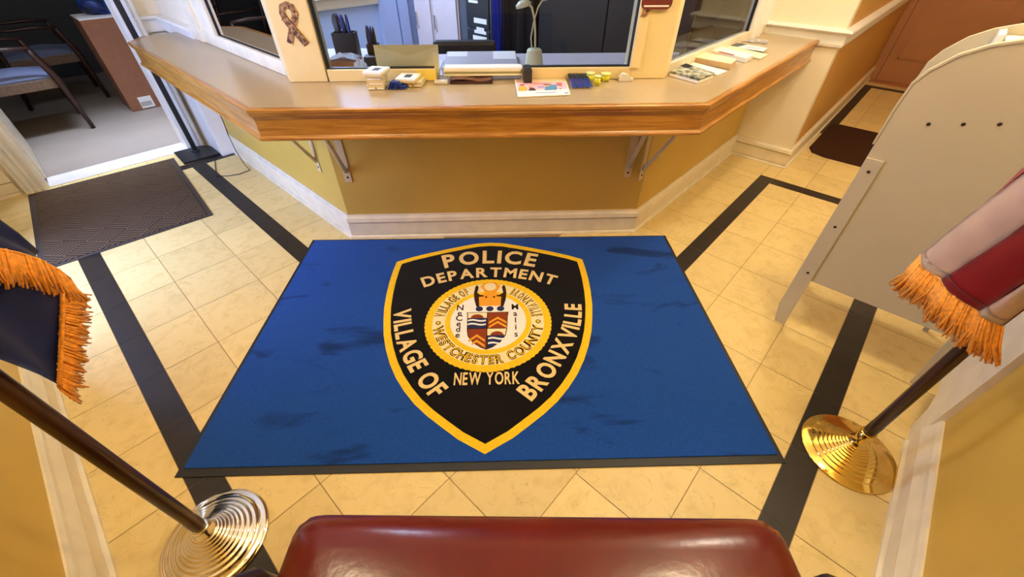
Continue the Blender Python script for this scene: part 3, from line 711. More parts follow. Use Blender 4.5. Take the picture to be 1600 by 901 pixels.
# add a white stripe folded behind on the far side and a hidden return to the pole
mats_ = [FWHT, FRED, FWHT]
fab = MB()
for si in range(3):
    rows = []
    for i in range(25):
        t = i / 24; row = []
        for j in range(9):
            w = j / 8
            p = lerp(lerp(bl[si], bl[si + 1], w), lerp(bt[si], bt[si + 1], w), t)
            n_ = -right
            bul = .016 * math.sin(PI * w) + .006 * math.sin(9 * t + si * 2 + w * 3) * (1 if 0 < j < 8 or si in (0, 2) else 1)
            row.append(p + n_ * bul)
        rows.append(row)
    last = rows[-1]
    for i in range(1, 9):      # gathered up to the top of the pole
        t = i / 8; rows.append([lerp(p, -right * .028 + hf * (.05 - .033 * (si + j / 8)) + Vector((0, 0, 2.2)), t) for j, p in enumerate(last)])
    fab.grid(rows, mi=si, thick=.0008)
fab.build('fabric', mats_, fo)
# rear folds closing the bundle round the pole
rf = MB()
side = [bl[0], bl[0] + Vector(right) * .05 + hf * .01, rel(xy(1.165, .82, FRP.z + bl[0].z + .02)), rel(xy(1.150, .70, bl[3].z + .02)), bl[3] + hf * .015, bl[3]]
rows = []
for i in range(7):
    t = i / 6; row = []
    for s_ in side: row.append(Vector((s_.x * (1 - .25 * t), s_.y * (1 - .25 * t), lerp(s_.z, 1.36, t))))
    row[0] = lerp(bl[0], bt[0], t); row[-1] = lerp(bl[3], bt[3], t); rows.append(row)
last = rows[-1]
for i in range(1, 7): t = i / 6; rows.append([lerp(p, -right * .024 + hf * (.05 - .02 * j) + Vector((0, 0, 2.2)), t) for j, p in enumerate(last)])
rf.grid(rows, thick=.0008); rf.build('rear_fold', FRED, fo)
hem = MB()
for si, (a, b) in enumerate(((0, 1), (1, 2), (2, 3))):
    rows = []
    for i in range(3):
        t = i / 2 * .035; row = []
        for j in range(9):
            w = j / 8; row.append(lerp(lerp(bl[a], bl[b], w), lerp(bt[a], bt[b], w), t) - right * (.0175 * math.sin(PI * w) + .003 + .006 * math.sin(9 * t + si * 2 + w * 3)))
        rows.append(row)
    hem.grid(rows, mi=si, thick=.0008)
hem.build('hem', [BAND_W, FRED, BAND_W], fo)
fe = []
for si in range(3):
    for j in range(8):
        w = j / 8; fe.append(lerp(bl[si], bl[si + 1], w) - right * (.016 * math.sin(PI * w) + .006 * math.sin(si * 2 + w * 3)))
fe.append(bl[3])
dn = []
for i in range(len(fe)):
    t = i / (len(fe) - 1)
    dn.append((Vector((0, 0, -1)) - right * (.25 * (1 - t)) - hf * (.1 + .55 * t) * 1.0).normalized())
fringe('fringe', fe, dn, FR_ORG, fo, 130, .092, .0027)

# navy flag on the silver stand
fn = thing('flag', 'navy blue flag with golden fringe hanging from its pole', 'flag', FLP)
def rell(p): return p - FLP
Xl = -.86; XH = Xl + .012
C_ = rell(pt_px(98, 450, Xl)); D_ = rell(pt_px(95, 603, Xl)); E0 = rell(pt_px(-10, 426, Xl)); F0 = rell(pt_px(-10, 560, Xl))
E1 = E0 + (E0 - C_) * 1.2; F1 = F0 + (F0 - D_) * 1.2
rows = []
for i in range(25):
    t = i / 24; row = []
    for j in range(13):
        w = j / 12; a = lerp(C_, E1, t); b = lerp(D_, F1, t); p = lerp(a, b, w)
        row.append(p + right * (.012 * math.sin(w * 7 + t * 4) * min(1, t * 4 + .15)))
    rows.append(row)
last = rows[-1]
for i in range(1, 9): t = i / 8; rows.append([lerp(p, right * .03 + hf * (.05 - .008 * j) + Vector((0, 0, 2.2)), t) for j, p in enumerate(last)])
fab = MB().grid(rows, thick=.0008)
hp = [(-120, 374), (-40, 386), (0, 392), (30, 398), (62, 409)]; up_ = [(-150, 240), (-60, 305), (0, 345), (26, 364), (58, 392)]
rows = [[lerp(rell(pt_px(*a, XH - .004)), rell(pt_px(*b, XH - .02)), t / 8) + right * .004 * math.sin(t) for a, b in zip(hp, up_)] for t in range(9)]
fab.grid(rows, thick=.0008)
le = [rows[t][0] for t in range(9)]
fab.grid([[lerp(p, right * .032 + hf * (.07 - .004 * j) + Vector((0, 0, 2.2)), i / 8) for j, p in enumerate(le)] for i in range(9)], thick=.0008)
fab.build('fabric', NAVY, fn)
tp = [(-120, 372), (-40, 384), (0, 390), (30, 396), (62, 407), (88, 421), (108, 436)]
e1 = [rell(pt_px(*p, XH)) for p in tp]
dtop = [(rell(pt_px(p[0] + dx, p[1] + 34, XH)) - rell(pt_px(*p, XH))).normalized() for p, dx in zip(tp, (8, 8, 9, 11, 14, 17, 22))]
rp = [(97, 452), (98, 475), (97, 510), (95, 550), (93, 585), (94, 606)]
e2 = [rell(pt_px(*p, XH)) for p in rp]
dr_ = [(rell(pt_px(p[0] + dx, p[1] + dy, XH)) - rell(pt_px(*p, XH))).normalized() for p, (dx, dy) in zip(rp, ((33, 8), (31, 5), (28, 7), (27, 9), (28, 12), (40, 30)))]
fringe('fringe', e2, dr_, FR_ORG, fn, 95, .048, .0021)
edge, dirs = e1, dtop
fringe('fringe', edge, dirs, FR_ORG, fn, 100, .060, .0023)

# ------------------------------------------------------------------ bench
bx = xy(.056, .08, 0); BY = math.atan2(right.y, right.x) + math.radians(-.4)
be = thing('bench', 'dark red vinyl bench seat with dark wooden frame', 'bench', bx, BY)
t = bmesh.new()
W_, D2, nx, ny = .53, .265, 28, 16
def top(x, y):   # crowned cushion, pulled down along the edges
    ex = max(0, 1 - (W_ - abs(x)) / .07); ey = max(0, 1 - (D2 - abs(y)) / .062)
    return .45 - .028 * ex ** 2.2 - .032 * ey ** 2.2 + .026 * (1 - (x / W_) ** 2) * (1 - (y / D2) ** 2)
V = [[None] * (ny + 1) for _ in range(nx + 1)]
for i in range(nx + 1):
    for j in range(ny + 1):
        x = W_ * math.sin((i / nx * 2 - 1) * PI / 2); y = D2 * math.sin((j / ny * 2 - 1) * PI / 2)
        rx = x; ry = y
        cx_, cy_ = abs(x) - (W_ - .018), abs(y) - (D2 - .018)
        if cx_ > 0 and cy_ > 0:
            l = math.hypot(cx_, cy_); m_ = max(cx_, cy_)
            if l > 0: k = m_ / l; rx = math.copysign(W_ - .018 + cx_ * k, x); ry = math.copysign(D2 - .018 + cy_ * k, y)
        V[i][j] = t.verts.new((rx, ry, top(x, y)))
for i in range(nx):
    for j in range(ny): t.faces.new((V[i][j], V[i + 1][j], V[i + 1][j + 1], V[i][j + 1])).smooth = True
per = [V[i][0] for i in range(nx + 1)] + [V[nx][j] for j in range(1, ny + 1)] + [V[i][ny] for i in range(nx - 1, -1, -1)] + [V[0][j] for j in range(ny - 1, 0, -1)]
prev = per
for dz, s in ((-.02, 1.006), (-.06, 1.008), (-.085, 1.0)):
    cur = [t.verts.new((v.co.x * s, v.co.y * s, v.co.z + dz - (.0 if 1 else 0))) for v in per]
    for i in range(len(per)): f = t.faces.new((prev[i - 1], cur[i - 1], cur[i], prev[i])); f.smooth = True
    prev = cur
t.faces.new(prev[::-1]); bmesh.ops.recalc_face_normals(t, faces=t.faces[:])
mb = MB(); mb.add(t); mb.build('seat_cushion', VINYL, be)
MB().box(-.515, -.25, .26, .515, .245, .335, bev=.006).build('frame', DWOOD, be)
for sx in (-1, 1):
    for y in (-.235, .205): MB().prism([(sx * .49 - .025, y - .022), (sx * .49 + .025, y - .022), (sx * .49 + .025, y + .022), (sx * .49 - .025, y + .022)], .0005, .27, bev=.004).build('leg', DWOOD, be)
    MB().tube([(sx * .548, .10, .30), (sx * .560, .135, .36), (sx * .572, .13, .43), (sx * .585, .09, .50), (sx * .59, .0, .56), (sx * .59, -.25, .58)], [.024, .028, .03, .03, .028, .026], 14).build('armrest', DWOOD, be)
MB().box(-.52, -.33, .36, .52, -.25, .78, bev=.03).build('backrest', VINYL, be)

# ------------------------------------------------------------------ things on the counter
CT = .8468
BOXM = mat('cream_card_box', (214, 196, 146), .55, var=.04); BLK = mat('black_ink', (26, 24, 26), .6); BOXW = mat('white_card_box', (242, 236, 226), .5)
PENB = mat('blue_plastic', (36, 60, 150), .3, spec=.5); PENK = mat('black_plastic', (18, 18, 22), .35)
def card_box(label, s, t, z, w, d, h_, rz=0., picture=False, m=None):
    o = thing('card_box', label, 'box', st(s, t, z), RZ + rz, 'small card boxes on the counter')
    MB().box(-w / 2, -d / 2, 0, w / 2, d / 2, h_ * .62, bev=.0008).build('tray', m or BOXM, o)
    MB().box(-w / 2 - .0008, -d / 2 - .0008, h_ * .5, w / 2 + .0008, d / 2 + .0008, h_, bev=.0008).build('lid', BOXW if picture else (m or BOXM), o)
    if picture:
        MB().box(-w * .16, -d * .22, h_ - .0005, w * .2, d * .24, h_ + .0006).build('picture', BLK, o)
    else: MB().box(-w * .38, -d / 2 - .0014, h_ * .15, w * .38, -d / 2 - .0006, h_ * .45).build('window_label', BLK if False else BOXW, o)
    return o
card_box('cream card box at the bottom left of the taller box stack', -.548, 2.035, CT, .036, .085, .019)
card_box('cream card box at the bottom right of the taller box stack, beside the pens', -.509, 2.035, CT, .036, .085, .019)
card_box('cream card box second from the bottom in the taller stack', -.526, 2.036, CT + .0195, .074, .088, .019, .04)
card_box('cream card box just under the white topped one in the taller stack', -.527, 2.034, CT + .039, .076, .086, .017, -.05)
card_box('white card box with a black picture on top of the taller stack', -.522, 2.033, CT + .0565, .084, .10, .018, -.22, True)
card_box('cream card box left and bottom in the lower stack by the envelope', -.388, 2.07, CT, .037, .085, .019)
card_box('cream card box right and bottom in the lower stack by the envelope', -.346, 2.072, CT, .037, .09, .022, -.08)
card_box('white card box with a black picture leaning on the lower stack', -.392, 2.062, CT + .0225, .088, .10, .016, -.16, True)
def pen(label, s, t, z, rz, tilt=0., group='blue pens beside the boxes', ln=.142):
    o = thing('ballpoint_pen', label, 'pen', st(s, t, z), RZ + rz, group)
    Mx = Matrix.Translation((0, 0, .0042)) @ Matrix.Rotation(tilt, 4, 'X') @ Matrix.Rotation(-PI / 2, 4, 'X')
    MB().lathe([(0, 0), (.0012, .0), (.0038, .014), (.004, ln * .62), (0, ln * .62)], 10, M=Mx).build('barrel', PENB, o)
    MB().lathe([(0, ln * .62), (.0043, ln * .62), (.0043, ln - .003), (.003, ln), (0, ln)], 10, M=Mx).build('cap', PENK, o)
    return o
PB = 'blue pen in the heaped row between the two small box stacks'
first = pen(PB, -.478, 1.985, CT, -.22)
k = 0
for row, n, z in ((0, 9, 0), (1, 8, .0082), (2, 6, .0164), (3, 4, .0246)):
    for i in range(n):
        if row == 0 and i == 0: continue
        c = copy_tree(first); c.location = st(-.478 + (i + row * .5) * .0098, 1.985 + .004 * ((i * 7) % 3), CT + z); c.rotation_euler = (0, 0, RZ - .22)
for i in range(10):
    if i == 0: f2_ = pen('blue pen in the flat row right of the pink flyer', .357, 1.972, CT + .001, .02, .14, 'blue pens beside the pink flyer', .15)
    else: c = copy_tree(f2_); c.location = st(.357 + i * .0098, 1.972 + .002 * (i % 2), CT + .001); c.rotation_euler = (0, 0, RZ + .02 + .002 * i)
def sheetstack(name, label, cat, corners, z0, h_, m, group=None, n=1):
    c = sum((st(*p) for p in corners), Vector()) / len(corners)
    o = thing(name, label, cat, (c.x, c.y, z0), 0, group)
    MB().prism([tuple((st(*p) - c)[:2]) for p in corners], 0, h_).build('sheets', m, o)
    return o, c
def inquad(corners, u, v):
    a, b, c, d = [st(*p) for p in corners]; return lerp(lerp(a, b, u), lerp(d, c, u), v)
def patch(o, c, corners, us_, z, m, name, z0=0.):
    MB().prism([tuple((inquad(corners, u, v) - c)[:2]) for u, v in us_], z0, z).build(name, m, o)
def rect(u0, v0, u1, v1): return [(u0, v0), (u1, v0), (u1, v1), (u0, v1)]
def blob(u, v, r, ry=None): return [(u + r * math.cos(a * PI / 8), v + (ry or r) * math.sin(a * PI / 8)) for a in range(16)]
# pink flyer
FCOR = [(.101, 1.862), (.332, 1.884), (.345, 2.118), (.10, 2.118)]
o, c = sheetstack('flyer', 'pink illustrated flyer with cartoon people near the counter edge', 'flyer', FCOR, CT, .004, PAPER)
PINK = mat('pink_ink', (238, 186, 196), .55); PEACH = mat('peach_ink', (240, 196, 160), .55); YELI = mat('yellow_ink', (230, 170, 40), .55); TEAL = mat('teal_ink', (80, 140, 176), .55); SKIN = mat('tan_ink', (214, 150, 112), .55); REDI = mat('rose_ink', (206, 92, 110), .55); BRI = mat('brown_ink', (84, 44, 34), .55); LIL = mat('lilac_ink', (150, 140, 200), .55)
patch(o, c, FCOR, rect(.02, .34, .98, .97), .0044, PINK, 'pink_ground'); patch(o, c, FCOR, rect(.02, .80, .98, .98), .0046, PEACH, 'header_band')
patch(o, c, FCOR, rect(.10, .74, .72, .765), .0047, REDI, 'printed_line'); patch(o, c, FCOR, rect(.10, .67, .62, .695), .0047, REDI, 'printed_line')
patch(o, c, FCOR, [(.03, .3), (.2, .3), (.2, .5), (.15, .56), (.06, .54)], .0048, YELI, 'figure'); patch(o, c, FCOR, blob(.12, .6, .04, .05), .0049, SKIN, 'figure'); patch(o, c, FCOR, [(.07, .62), (.17, .62), (.15, .67), (.09, .67)], .005, BRI, 'figure')
patch(o, c, FCOR, [(.22, .3), (.37, .3), (.34, .46), (.26, .47)], .0048, BRI, 'figure'); patch(o, c, FCOR, blob(.27, .52, .035, .045), .0049, SKIN, 'figure')
patch(o, c, FCOR, [(.53, .3), (.77, .3), (.79, .62), (.70, .62), (.56, .52)], .0048, TEAL, 'figure'); patch(o, c, FCOR, blob(.6, .57, .045, .055), .0049, SKIN, 'figure'); patch(o, c, FCOR, rect(.53, .62, .68, .67), .005, BRI, 'figure')
patch(o, c, FCOR, [(.4, .44), (.55, .46), (.54, .54), (.42, .53)], .0048, LIL, 'figure'); patch(o, c, FCOR, [(.8, .56), (.88, .5), (.9, .75), (.78, .74)], .0048, REDI, 'figure')
patch(o, c, FCOR, blob(.84, .36, .02), .005, BRI, 'figure'); patch(o, c, FCOR, rect(.90, .08, .97, .11), .005, BLK, 'printed_line'); patch(o, c, FCOR, rect(.35, .15, .75, .175), .005, LIL, 'printed_line')
LIME = mat('lime_plastic', (216, 212, 40), .25); CLEARL = mat('pale_lid', (228, 226, 150), .25)
def tub(label, s, t, r, h_):
    o = thing('small_tub', label, 'tub', st(s, t, CT), 0, 'lime yellow tubs on the counter')
    MB().lathe([(0, 0), (r * .82, 0), (r, h_), (0, h_)], 20).build('cup', LIME, o)
    MB().lathe([(0, 0), (r * 1.1, 0), (r * 1.1, h_ * .2), (r * .9, h_ * .26), (0, h_ * .26)], 20, M=Matrix.Translation((0, 0, h_))).build('lid', CLEARL, o)
tub('lime yellow tub with pale lid, nearest the counter edge', .478, 2.032, .015, .034)
tub('lime yellow tub behind the blue pens, leftmost of three', .456, 2.092, .019, .032)
tub('lime yellow tub by the sill, rightmost of three', .53, 2.10, .022, .028)
WPL = mat('clear_grey_plastic', (214, 208, 196), .12, spec=.7)
o = thing('tape_dispenser', 'small pale plastic tape dispenser in the right corner of the sill', 'tape dispenser', st(.628, 2.098, CT), RZ)
MB().prism([(-.035, 0), (.035, 0), (.035, .012), (.02, .014), (.004, .03), (-.02, .032), (-.035, .02)], -.011, .011, M=Matrix(((1, 0, 0, 0), (0, 0, 1, 0), (0, 1, 0, 0), (0, 0, 0, 1))), bev=.0015).build('body', WPL, o)
MB().lathe([(.006, -.009), (.015, -.009), (.015, .009), (.006, .009)], 18, M=Matrix.Translation((-.014, 0, .019)) @ Matrix.Rotation(PI / 2, 4, 'X')).build('tape_roll', TRIM, o)
# envelope standing behind the sill, note below it
MX2 = Matrix(((1, 0, 0, 0), (0, 0, 1, 0), (0, 1, 0, 0), (0, 0, 0, 1)))
KH = mat('khaki_envelope', (240, 230, 176), .6, var=.04)
o = thing('envelope', 'large cream envelope standing upright inside the glass', 'envelope', st(-.405, T0 + .055, .8475), RZ)
TL = Matrix.Rotation(-.12, 4, 'X')
MB().prism([(-.148, 0), (.145, 0), (.148, .135), (-.151, .135)], 0, .004, M=TL @ MX2).build('body', KH, o)
MB().prism([(-.151, .132), (-.005, .095), (.02, .095), (.148, .132), (.148, .137), (-.151, .137)], -.0012, -.0002, M=TL @ MX2).build('flap', mat('khaki_flap', (226, 214, 152), .6), o)
o = thing('sticky_note', 'yellow note stuck on the sill below the envelope', 'note', st(-.315, T0 - .0015, .849), RZ)
MB().prism([(-.045, 0), (.042, 0), (.042, .046), (-.045, .046)], 0, .0012, M=MX2).build('note', mat('yellow_note', (240, 214, 96), .6), o)
# papers lying through the hatch
GREYT = mat('grey_plastic_tray', (196, 190, 192), .4)
o = thing('desk_tray', 'flat grey tray inside the window hatch with a white slip', 'tray', st(-.06, 2.40, .847), RZ)
MB().box(-.195, -.16, 0, .185, .185, .028, bev=.004).build('tray', GREYT, o)
MB().box(-.185, .06, .0282, -.08, .175, .0292).build('slip', PAPER, o); MB().box(.06, .0, .0282, .18, .175, .0294).build('sheet', PAPER, o)
o = thing('paper_bundle', 'pale bundle of forms lying through the window hatch', 'papers', st(-.052, 2.155, CT + .0225), RZ)
for i in range(4): MB().box(-.182 + .004 * (i % 2), -.04 + .002 * i, .0085 * i, .186 - .003 * (i % 3), .03, .0085 * i + .0078).build('form', [CREAMP, mat('olive_folder', (150, 142, 90), .6), CREAMP, PAPER][i], o)
o = thing('leather_folder', 'brown curled folder sticking out under the bundle of forms', 'folder', st(-.105, 2.115, CT), RZ)
rows = [[(-.10 + .2 * i / 16, -.045 + .09 * j / 3, .015 + .005 * math.sin(i / 16 * 6.5) + .001 * j) for i in range(17)] for j in range(4)]
MB().grid(rows, thick=.003).build('cover', mat('tan_leather', (176, 128, 104), .5), o)
MB().box(-.10, -.046, 0.0003, .10, .05, .010, bev=.001).build('pages', mat('dark_leather', (62, 30, 20), .5), o)
MESHM = mat('black_wire_mesh', (70, 66, 66), .5, metal=.4, rgb2=(24, 22, 24), vscale=400, detail=0)
tag(MB().box(-.019, -.05, 0, .019, .05, .058, bev=.002).box(-.012, -.04, .05, .012, .04, .062).build('mesh_organizer', MESHM, None, st(.158, 2.105, CT), RZ), 'small dark mesh organizer at the right end of the hatch', 'organizer')
tag(MB().prism([(-.024, -.12), (.022, -.12), (.03, .14), (-.016, .14)], 0, .003).build('leaflet', mat('pale_blue_paper', (214, 222, 240), .5), None, st(-.298, 2.36, .848), RZ), 'pale blue leaflet lying left of the grey tray', 'leaflet')
tag(MB().box(-.032, -.018, 0, .03, .018, .012, bev=.002).build('clip_tray', WPL, None, st(-.245, 2.085, CT), RZ), 'clear plastic clip tray beside the sticky note', 'clip tray')

# literature on the right-hand counter
CAMOP = mat('green_camouflage_print', (206, 206, 186), .5, rgb2=(70, 74, 52), vscale=38, detail=2)
C1 = [(.862, 2.172), (.954, 2.036), (1.062, 2.127), (.991, 2.30)]
o, c = sheetstack('pamphlet_stack', 'stack of green and white photo pamphlets next to the cream window post', 'pamphlets', C1, CT, .012, PAPER)
for i in range(3):
    z = .012 + .004 * i; patch(o, c, C1, [(u + .03 * i - .03, v + .02 * (i % 2)) for u, v in rect(0, 0, 1, 1)], z + .004, CAMOP, 'pamphlet', z)
patch(o, c, C1, rect(-.02, .62, .26, .98), .0247, BLK, 'photo', .0238)
C2 = [(.975, 2.30), (1.104, 2.165), (1.175, 2.227), (1.073, 2.40)]
o, c = sheetstack('handout', 'plain white handout between the photo pamphlets and the thick brochure', 'handout', C2, CT, .006, PAPER)
C3 = [(1.061, 2.445), (1.212, 2.275), (1.285, 2.372), (1.148, 2.56)]
o, c = sheetstack('brochure_stack', 'thick stack of cream folded brochures with beige edges', 'brochures', C3, CT, .024, mat('beige_page_edges', (206, 176, 132), .6, var=.15, vscale=300))
patch(o, c, C3, rect(0, 0, 1, 1), .027, CREAMP, 'top_sheet', .0242)
C4 = [(1.225, 2.62), (1.355, 2.405), (1.436, 2.49), (1.33, 2.70)]
o, c = sheetstack('booklet_stack', 'white booklets with a red printed band next to the cream brochures', 'booklets', C4, CT, .018, PAPER)
patch(o, c, C4, rect(0, 0, 1, 1), .021, PAPER, 'top_booklet', .0183); patch(o, c, C4, rect(.3, 0, .68, .16), .0218, mat('red_ink', (190, 84, 50), .5), 'red_band', .0205)
C5 = [(1.33, 2.71), (1.47, 2.47), (1.56, 2.56), (1.43, 2.78)]
o, c = sheetstack('newsletter', 'yellowish newsletter under the leaflet with the dark header', 'newsletter', C5, CT, .006, CREAMP)
C6 = [(1.375, 2.80), (1.56, 2.62), (1.63, 2.70), (1.50, 2.86)]
o, c = sheetstack('leaflet', 'white leaflet with a dark photo header near the counter end', 'leaflet', C6, CT + .0062, .003, PAPER)
patch(o, c, C6, rect(0, .1, .4, .95), .0035, mat('slate_ink', (84, 84, 96), .5), 'header'); patch(o, c, C6, rect(.5, .3, .9, .36), .0035, LIL, 'printed_line'); patch(o, c, C6, rect(.5, .55, .85, .6), .0035, LIL, 'printed_line')
C7 = [(1.585, 2.93), (1.70, 2.85), (1.77, 2.95), (1.66, 3.02)]
o, c = sheetstack('leaflet', 'pale grey leaflet nearest the wall end of the counter', 'leaflet', C7, CT, .003, mat('grey_print', (212, 206, 200), .5, rgb2=(120, 112, 108), vscale=40))

# ------------------------------------------------------------------ office behind the glass
struct(MB().box(.98, 4.25, 0, 3.7, 4.38, H).build('wall_office_back', mat('pale_blue_wall', (170, 194, 244), .6, var=.03, vscale=2)))
struct(MB().box(3.50, 1.10, 0, 3.62, 4.25, H).build('wall_office_side', mat('dark_brown_panelling', (44, 30, 20), .6, var=.2, vscale=4)))
struct(MB().sweep([(.98, 4.25), (2.66, 4.25)], [(a * 1.3, z) for a, z in RAIL], side=1).build('trim_11', TRIM_W))
struct(MB().box(2.66, 4.21, 0, 2.86, 4.25, 2.3).box(2.88, 4.22, 0, 3.0, 4.25, 2.3).build('trim_12', mat('pale_blue_trim', (164, 186, 240), .5)))
OFL = mat('office_floor', (92, 88, 90), .6)
struct(MB().prism([(1.0, 2.2), (2.2, 1.0), (3.6, 1.0), (3.6, 4.3), (1.0, 4.3)], .0, .002).build('floor', OFL))
DESKM = mat('grey_desk_laminate', (206, 200, 208), .4)
dk = thing('office_desk', 'pale grey desk top behind the service window', 'desk', st(0, 2.6, 0), RZ)
MB().prism([(-.70, -.375), (.70, -.375), (1.08, .04), (1.08, .06), (-.45, .06), (-.62, .22), (-1.08, .22), (-1.08, .04)], .816, .846, bev=.002).build('desktop', DESKM, dk)
for s in (-1.0, 1.0): MB().box(s - .02, -.05, .003, s + .02, .05, .815).build('end_panel', DESKM, dk)
MB().box(-.6, -.36, .003, .6, -.33, .815).build('front_panel', DESKM, dk)
# left return top with white sheets
def pen_cup(label, s, t, w, d, h_, items, z=.847):
    o = thing('pen_holder', label, 'pen holder', st(s, t, z), RZ)
    m = MB().box(-w / 2, -d / 2, 0, w / 2, d / 2, .006)
    for a in ((-w / 2, -d / 2, -w / 2 + .003, d / 2), (w / 2 - .003, -d / 2, w / 2, d / 2), (-w / 2, -d / 2, w / 2, -d / 2 + .003), (-w / 2, d / 2 - .003, w / 2, d / 2)): m.box(a[0], a[1], 0, a[2], a[3], h_)
    m.build('holder', MESHM, o)
    random.seed(3)
    for i in range(items):
        x, y = random.uniform(-w * .40, w * .40), random.uniform(-d * .3, d * .3)
        tag(MB().lathe([(0, 0), (.006, 0), (.0065, h_ + .02), (.0045, h_ + random.uniform(.03, .07)), (0, h_ + .07)], 8).build('pen', PENK if i % 3 else PENB, None, st(s + x, t + y, z + .007), 0), 'dark pen standing in the %s pen holder on the desk' % ('large' if items > 6 else 'small'), 'pen', 'pens in the desk holders')
    return o
pen_cup('large black mesh pen holder at the left end of the desk', -.775, 2.52, .115, .07, .135, 13)
pen_cup('small black pen holder left of the envelope', -.60, 2.37, .055, .05, .11, 8)
tag(MB().box(-.045, -.035, 0, .045, .025, .07, bev=.002).build('sticky_note_box', MESHM, None, st(-.59, 2.31, .847), RZ), 'black cube holder in front of the small pen holder', 'holder')
sc_ = thing('scissors', 'black handled scissors standing in the large pen holder', 'scissors', st(-.80, 2.585, .847), RZ)
ring = [(-.022 + .020 * math.cos(a * PI / 10), 0, .165 + .04 * math.sin(a * PI / 10)) for a in range(21)]
MB().tube(ring, .004, 8).build('handle', PENK, sc_); MB().tube([(-.008, 0, .13), (0, 0, .0)], .004, 6).build('blade', CHROME, sc_)
o = thing('tissue_box', 'brown carton of tissues in the lower left corner of the glass', 'tissue box', st(-.745, 2.335, .847), RZ + .03)
MB().box(-.075, -.06, 0, .075, .06, .05, bev=.002).build('carton', mat('tan_carton', (184, 124, 84), .6, var=.1, vscale=30), o)
rows = [[(-.072 + .144 * i / 12, -.055 + .11 * j / 8, .052 + .016 * math.sin(i * 1.1 + j * .7) * math.sin(PI * i / 12) * math.sin(PI * j / 8) + .014 * math.sin(PI * i / 12)) for i in range(13)] for j in range(9)]
MB().grid(rows, thick=.001).build('tissue', mat('white_tissue', (226, 228, 240), .7), o)
o = thing('crumpled_bag', 'crumpled white plastic bag between the carton and the envelope', 'bag', st(-.645, 2.228, .847), RZ)
t = bmesh.new(); bmesh.ops.create_icosphere(t, subdivisions=4, radius=1)
random.seed(5)
from mathutils import noise
for v in t.verts:
    n_ = noise.noise(v.co * 2.3) * .35 + noise.noise(v.co * 6) * .18
    v.co = v.co * (1 + n_); v.co = Vector((v.co.x * .03, v.co.y * .026, max(0, v.co.z * .04 + .03)))
mb = MB(); mb.add(t); mb.build('bag', mat('white_film', (226, 230, 244), .3), o)
# desk lamp
lp = thing('desk_lamp', 'cream gooseneck desk lamp standing inside the glass', 'lamp', st(.205, 2.30, .847), RZ)
LMP = mat('cream_lamp_plastic', (226, 222, 184), .4)
MB().lathe([(0, 0), (.050, 0), (.050, .012), (.048, .018), (.037, .088), (.032, .095), (0, .096)], 28).build('pot_base', LMP, lp)
MB().tube([(.004, .005, .095), (.002, .005, .16), (-.004, .005, .22), (-.018, .0, .265), (-.04, -.005, .285)], .005, 10).build('neck', LMP, lp)
MB().lathe([(0, .012), (.018, .012), (.036, .0), (.036, -.012), (0, -.014)], 22, M=Matrix.Translation((-.06, -.006, .282)) @ Matrix.Rotation(-.25, 4, 'Y')).build('head', LMP, lp)
MB().tube([(-.012, .01, .095), (-.018, .01, .14), (-.008, .01, .20), (.012, .01, .265), (.03, .01, .29), (.055, .01, .296)], .003, 8).build('second_stem', LMP, lp)
# phone-like dark item and chair
CHB = mat('black_chair_plastic', (30, 29, 32), .5)
ch = thing('office_chair', 'black office chair pushed up behind the desk', 'chair', st(-.20, 3.02, 0), RZ)
MB().box(-.24, -.22, .42, .24, .24, .50, bev=.03).build('seat', CHB, ch)
MB().box(-.22, .24, .52, .22, .30, .80, bev=.03).build('backrest', CHB, ch)
for sx in (-1, 1):
    MB().tube([(sx * .25, -.02, .46), (sx * .27, -.02, .60), (sx * .26, -.05, .70)], .016, 8).build('arm_post', CHB, ch)
    MB().box(sx * .25 - .05, -.20, .755 - .05, sx * .25 + .05, .14, .785 - .05, bev=.012).build('armrest', CHB, ch)
MB().lathe([(0, .10), (.03, .10), (.03, .42), (0, .42)], 14).build('gas_column', CHB, ch)
m = MB()
for k in range(5): a = k * 2 * PI / 5; m.tube([(0, 0, .10), (.27 * math.cos(a), .27 * math.sin(a), .07)], .018, 8); m.lathe([(0, -.03), (.03, -.02), (.03, .02), (0, .03)], 12, M=Matrix.Translation((.27 * math.cos(a), .27 * math.sin(a), .033)) @ Matrix.Rotation(PI / 2, 4, 'X'))
m.build('star_base', CHB, ch)
# metal lockers and cabinets against the side wall (u = 3.05)
LK = mat('putty_locker_paint', (216, 204, 212), .4, var=.03)
for (v0, v1, lb) in ((3.915, 4.19, 'putty coloured locker against the pale blue wall'), (3.52, 3.895, 'putty coloured locker with a keyed latch beside the dark cabinet')):
    o = thing('locker', lb, 'locker', (3.05, (v0 + v1) / 2, 0), 0, 'putty lockers in the office'); w = (v1 - v0) / 2
    MB().box(.02, -w, .003, .40, w, 1.95, bev=.004).build('body', LK, o); MB().box(.0, -w + .012, .06, .019, w - .012, 1.93, bev=.004).build('door', LK, o)
    MB().box(-.02, w - .06, .60, .0, w - .035, .72, bev=.004).build('handle', CHROME, o)
DKC = mat('charcoal_cabinet', (40, 46, 50), .45); GRC = mat('slate_cabinet_side', (84, 90, 104), .45)
o = thing('filing_cabinet', 'charcoal filing cabinet with white notes on the drawers', 'cabinet', (3.05, 3.27, 0))
MB().box(.0, -.21, .003, .40, .20, 1.35, bev=.004).build('body', GRC, o)
for k in range(4):
    z = .04 + k * .32; d_ = MB().box(-.016, -.19, z, -.001, .10, z + .30, bev=.004).build('drawer', DKC, o)
    MB().box(-.022, -.16, z + .225, -.0165, .02, z + .26).build('label_holder', PAPER if k % 2 else GRC, d_)
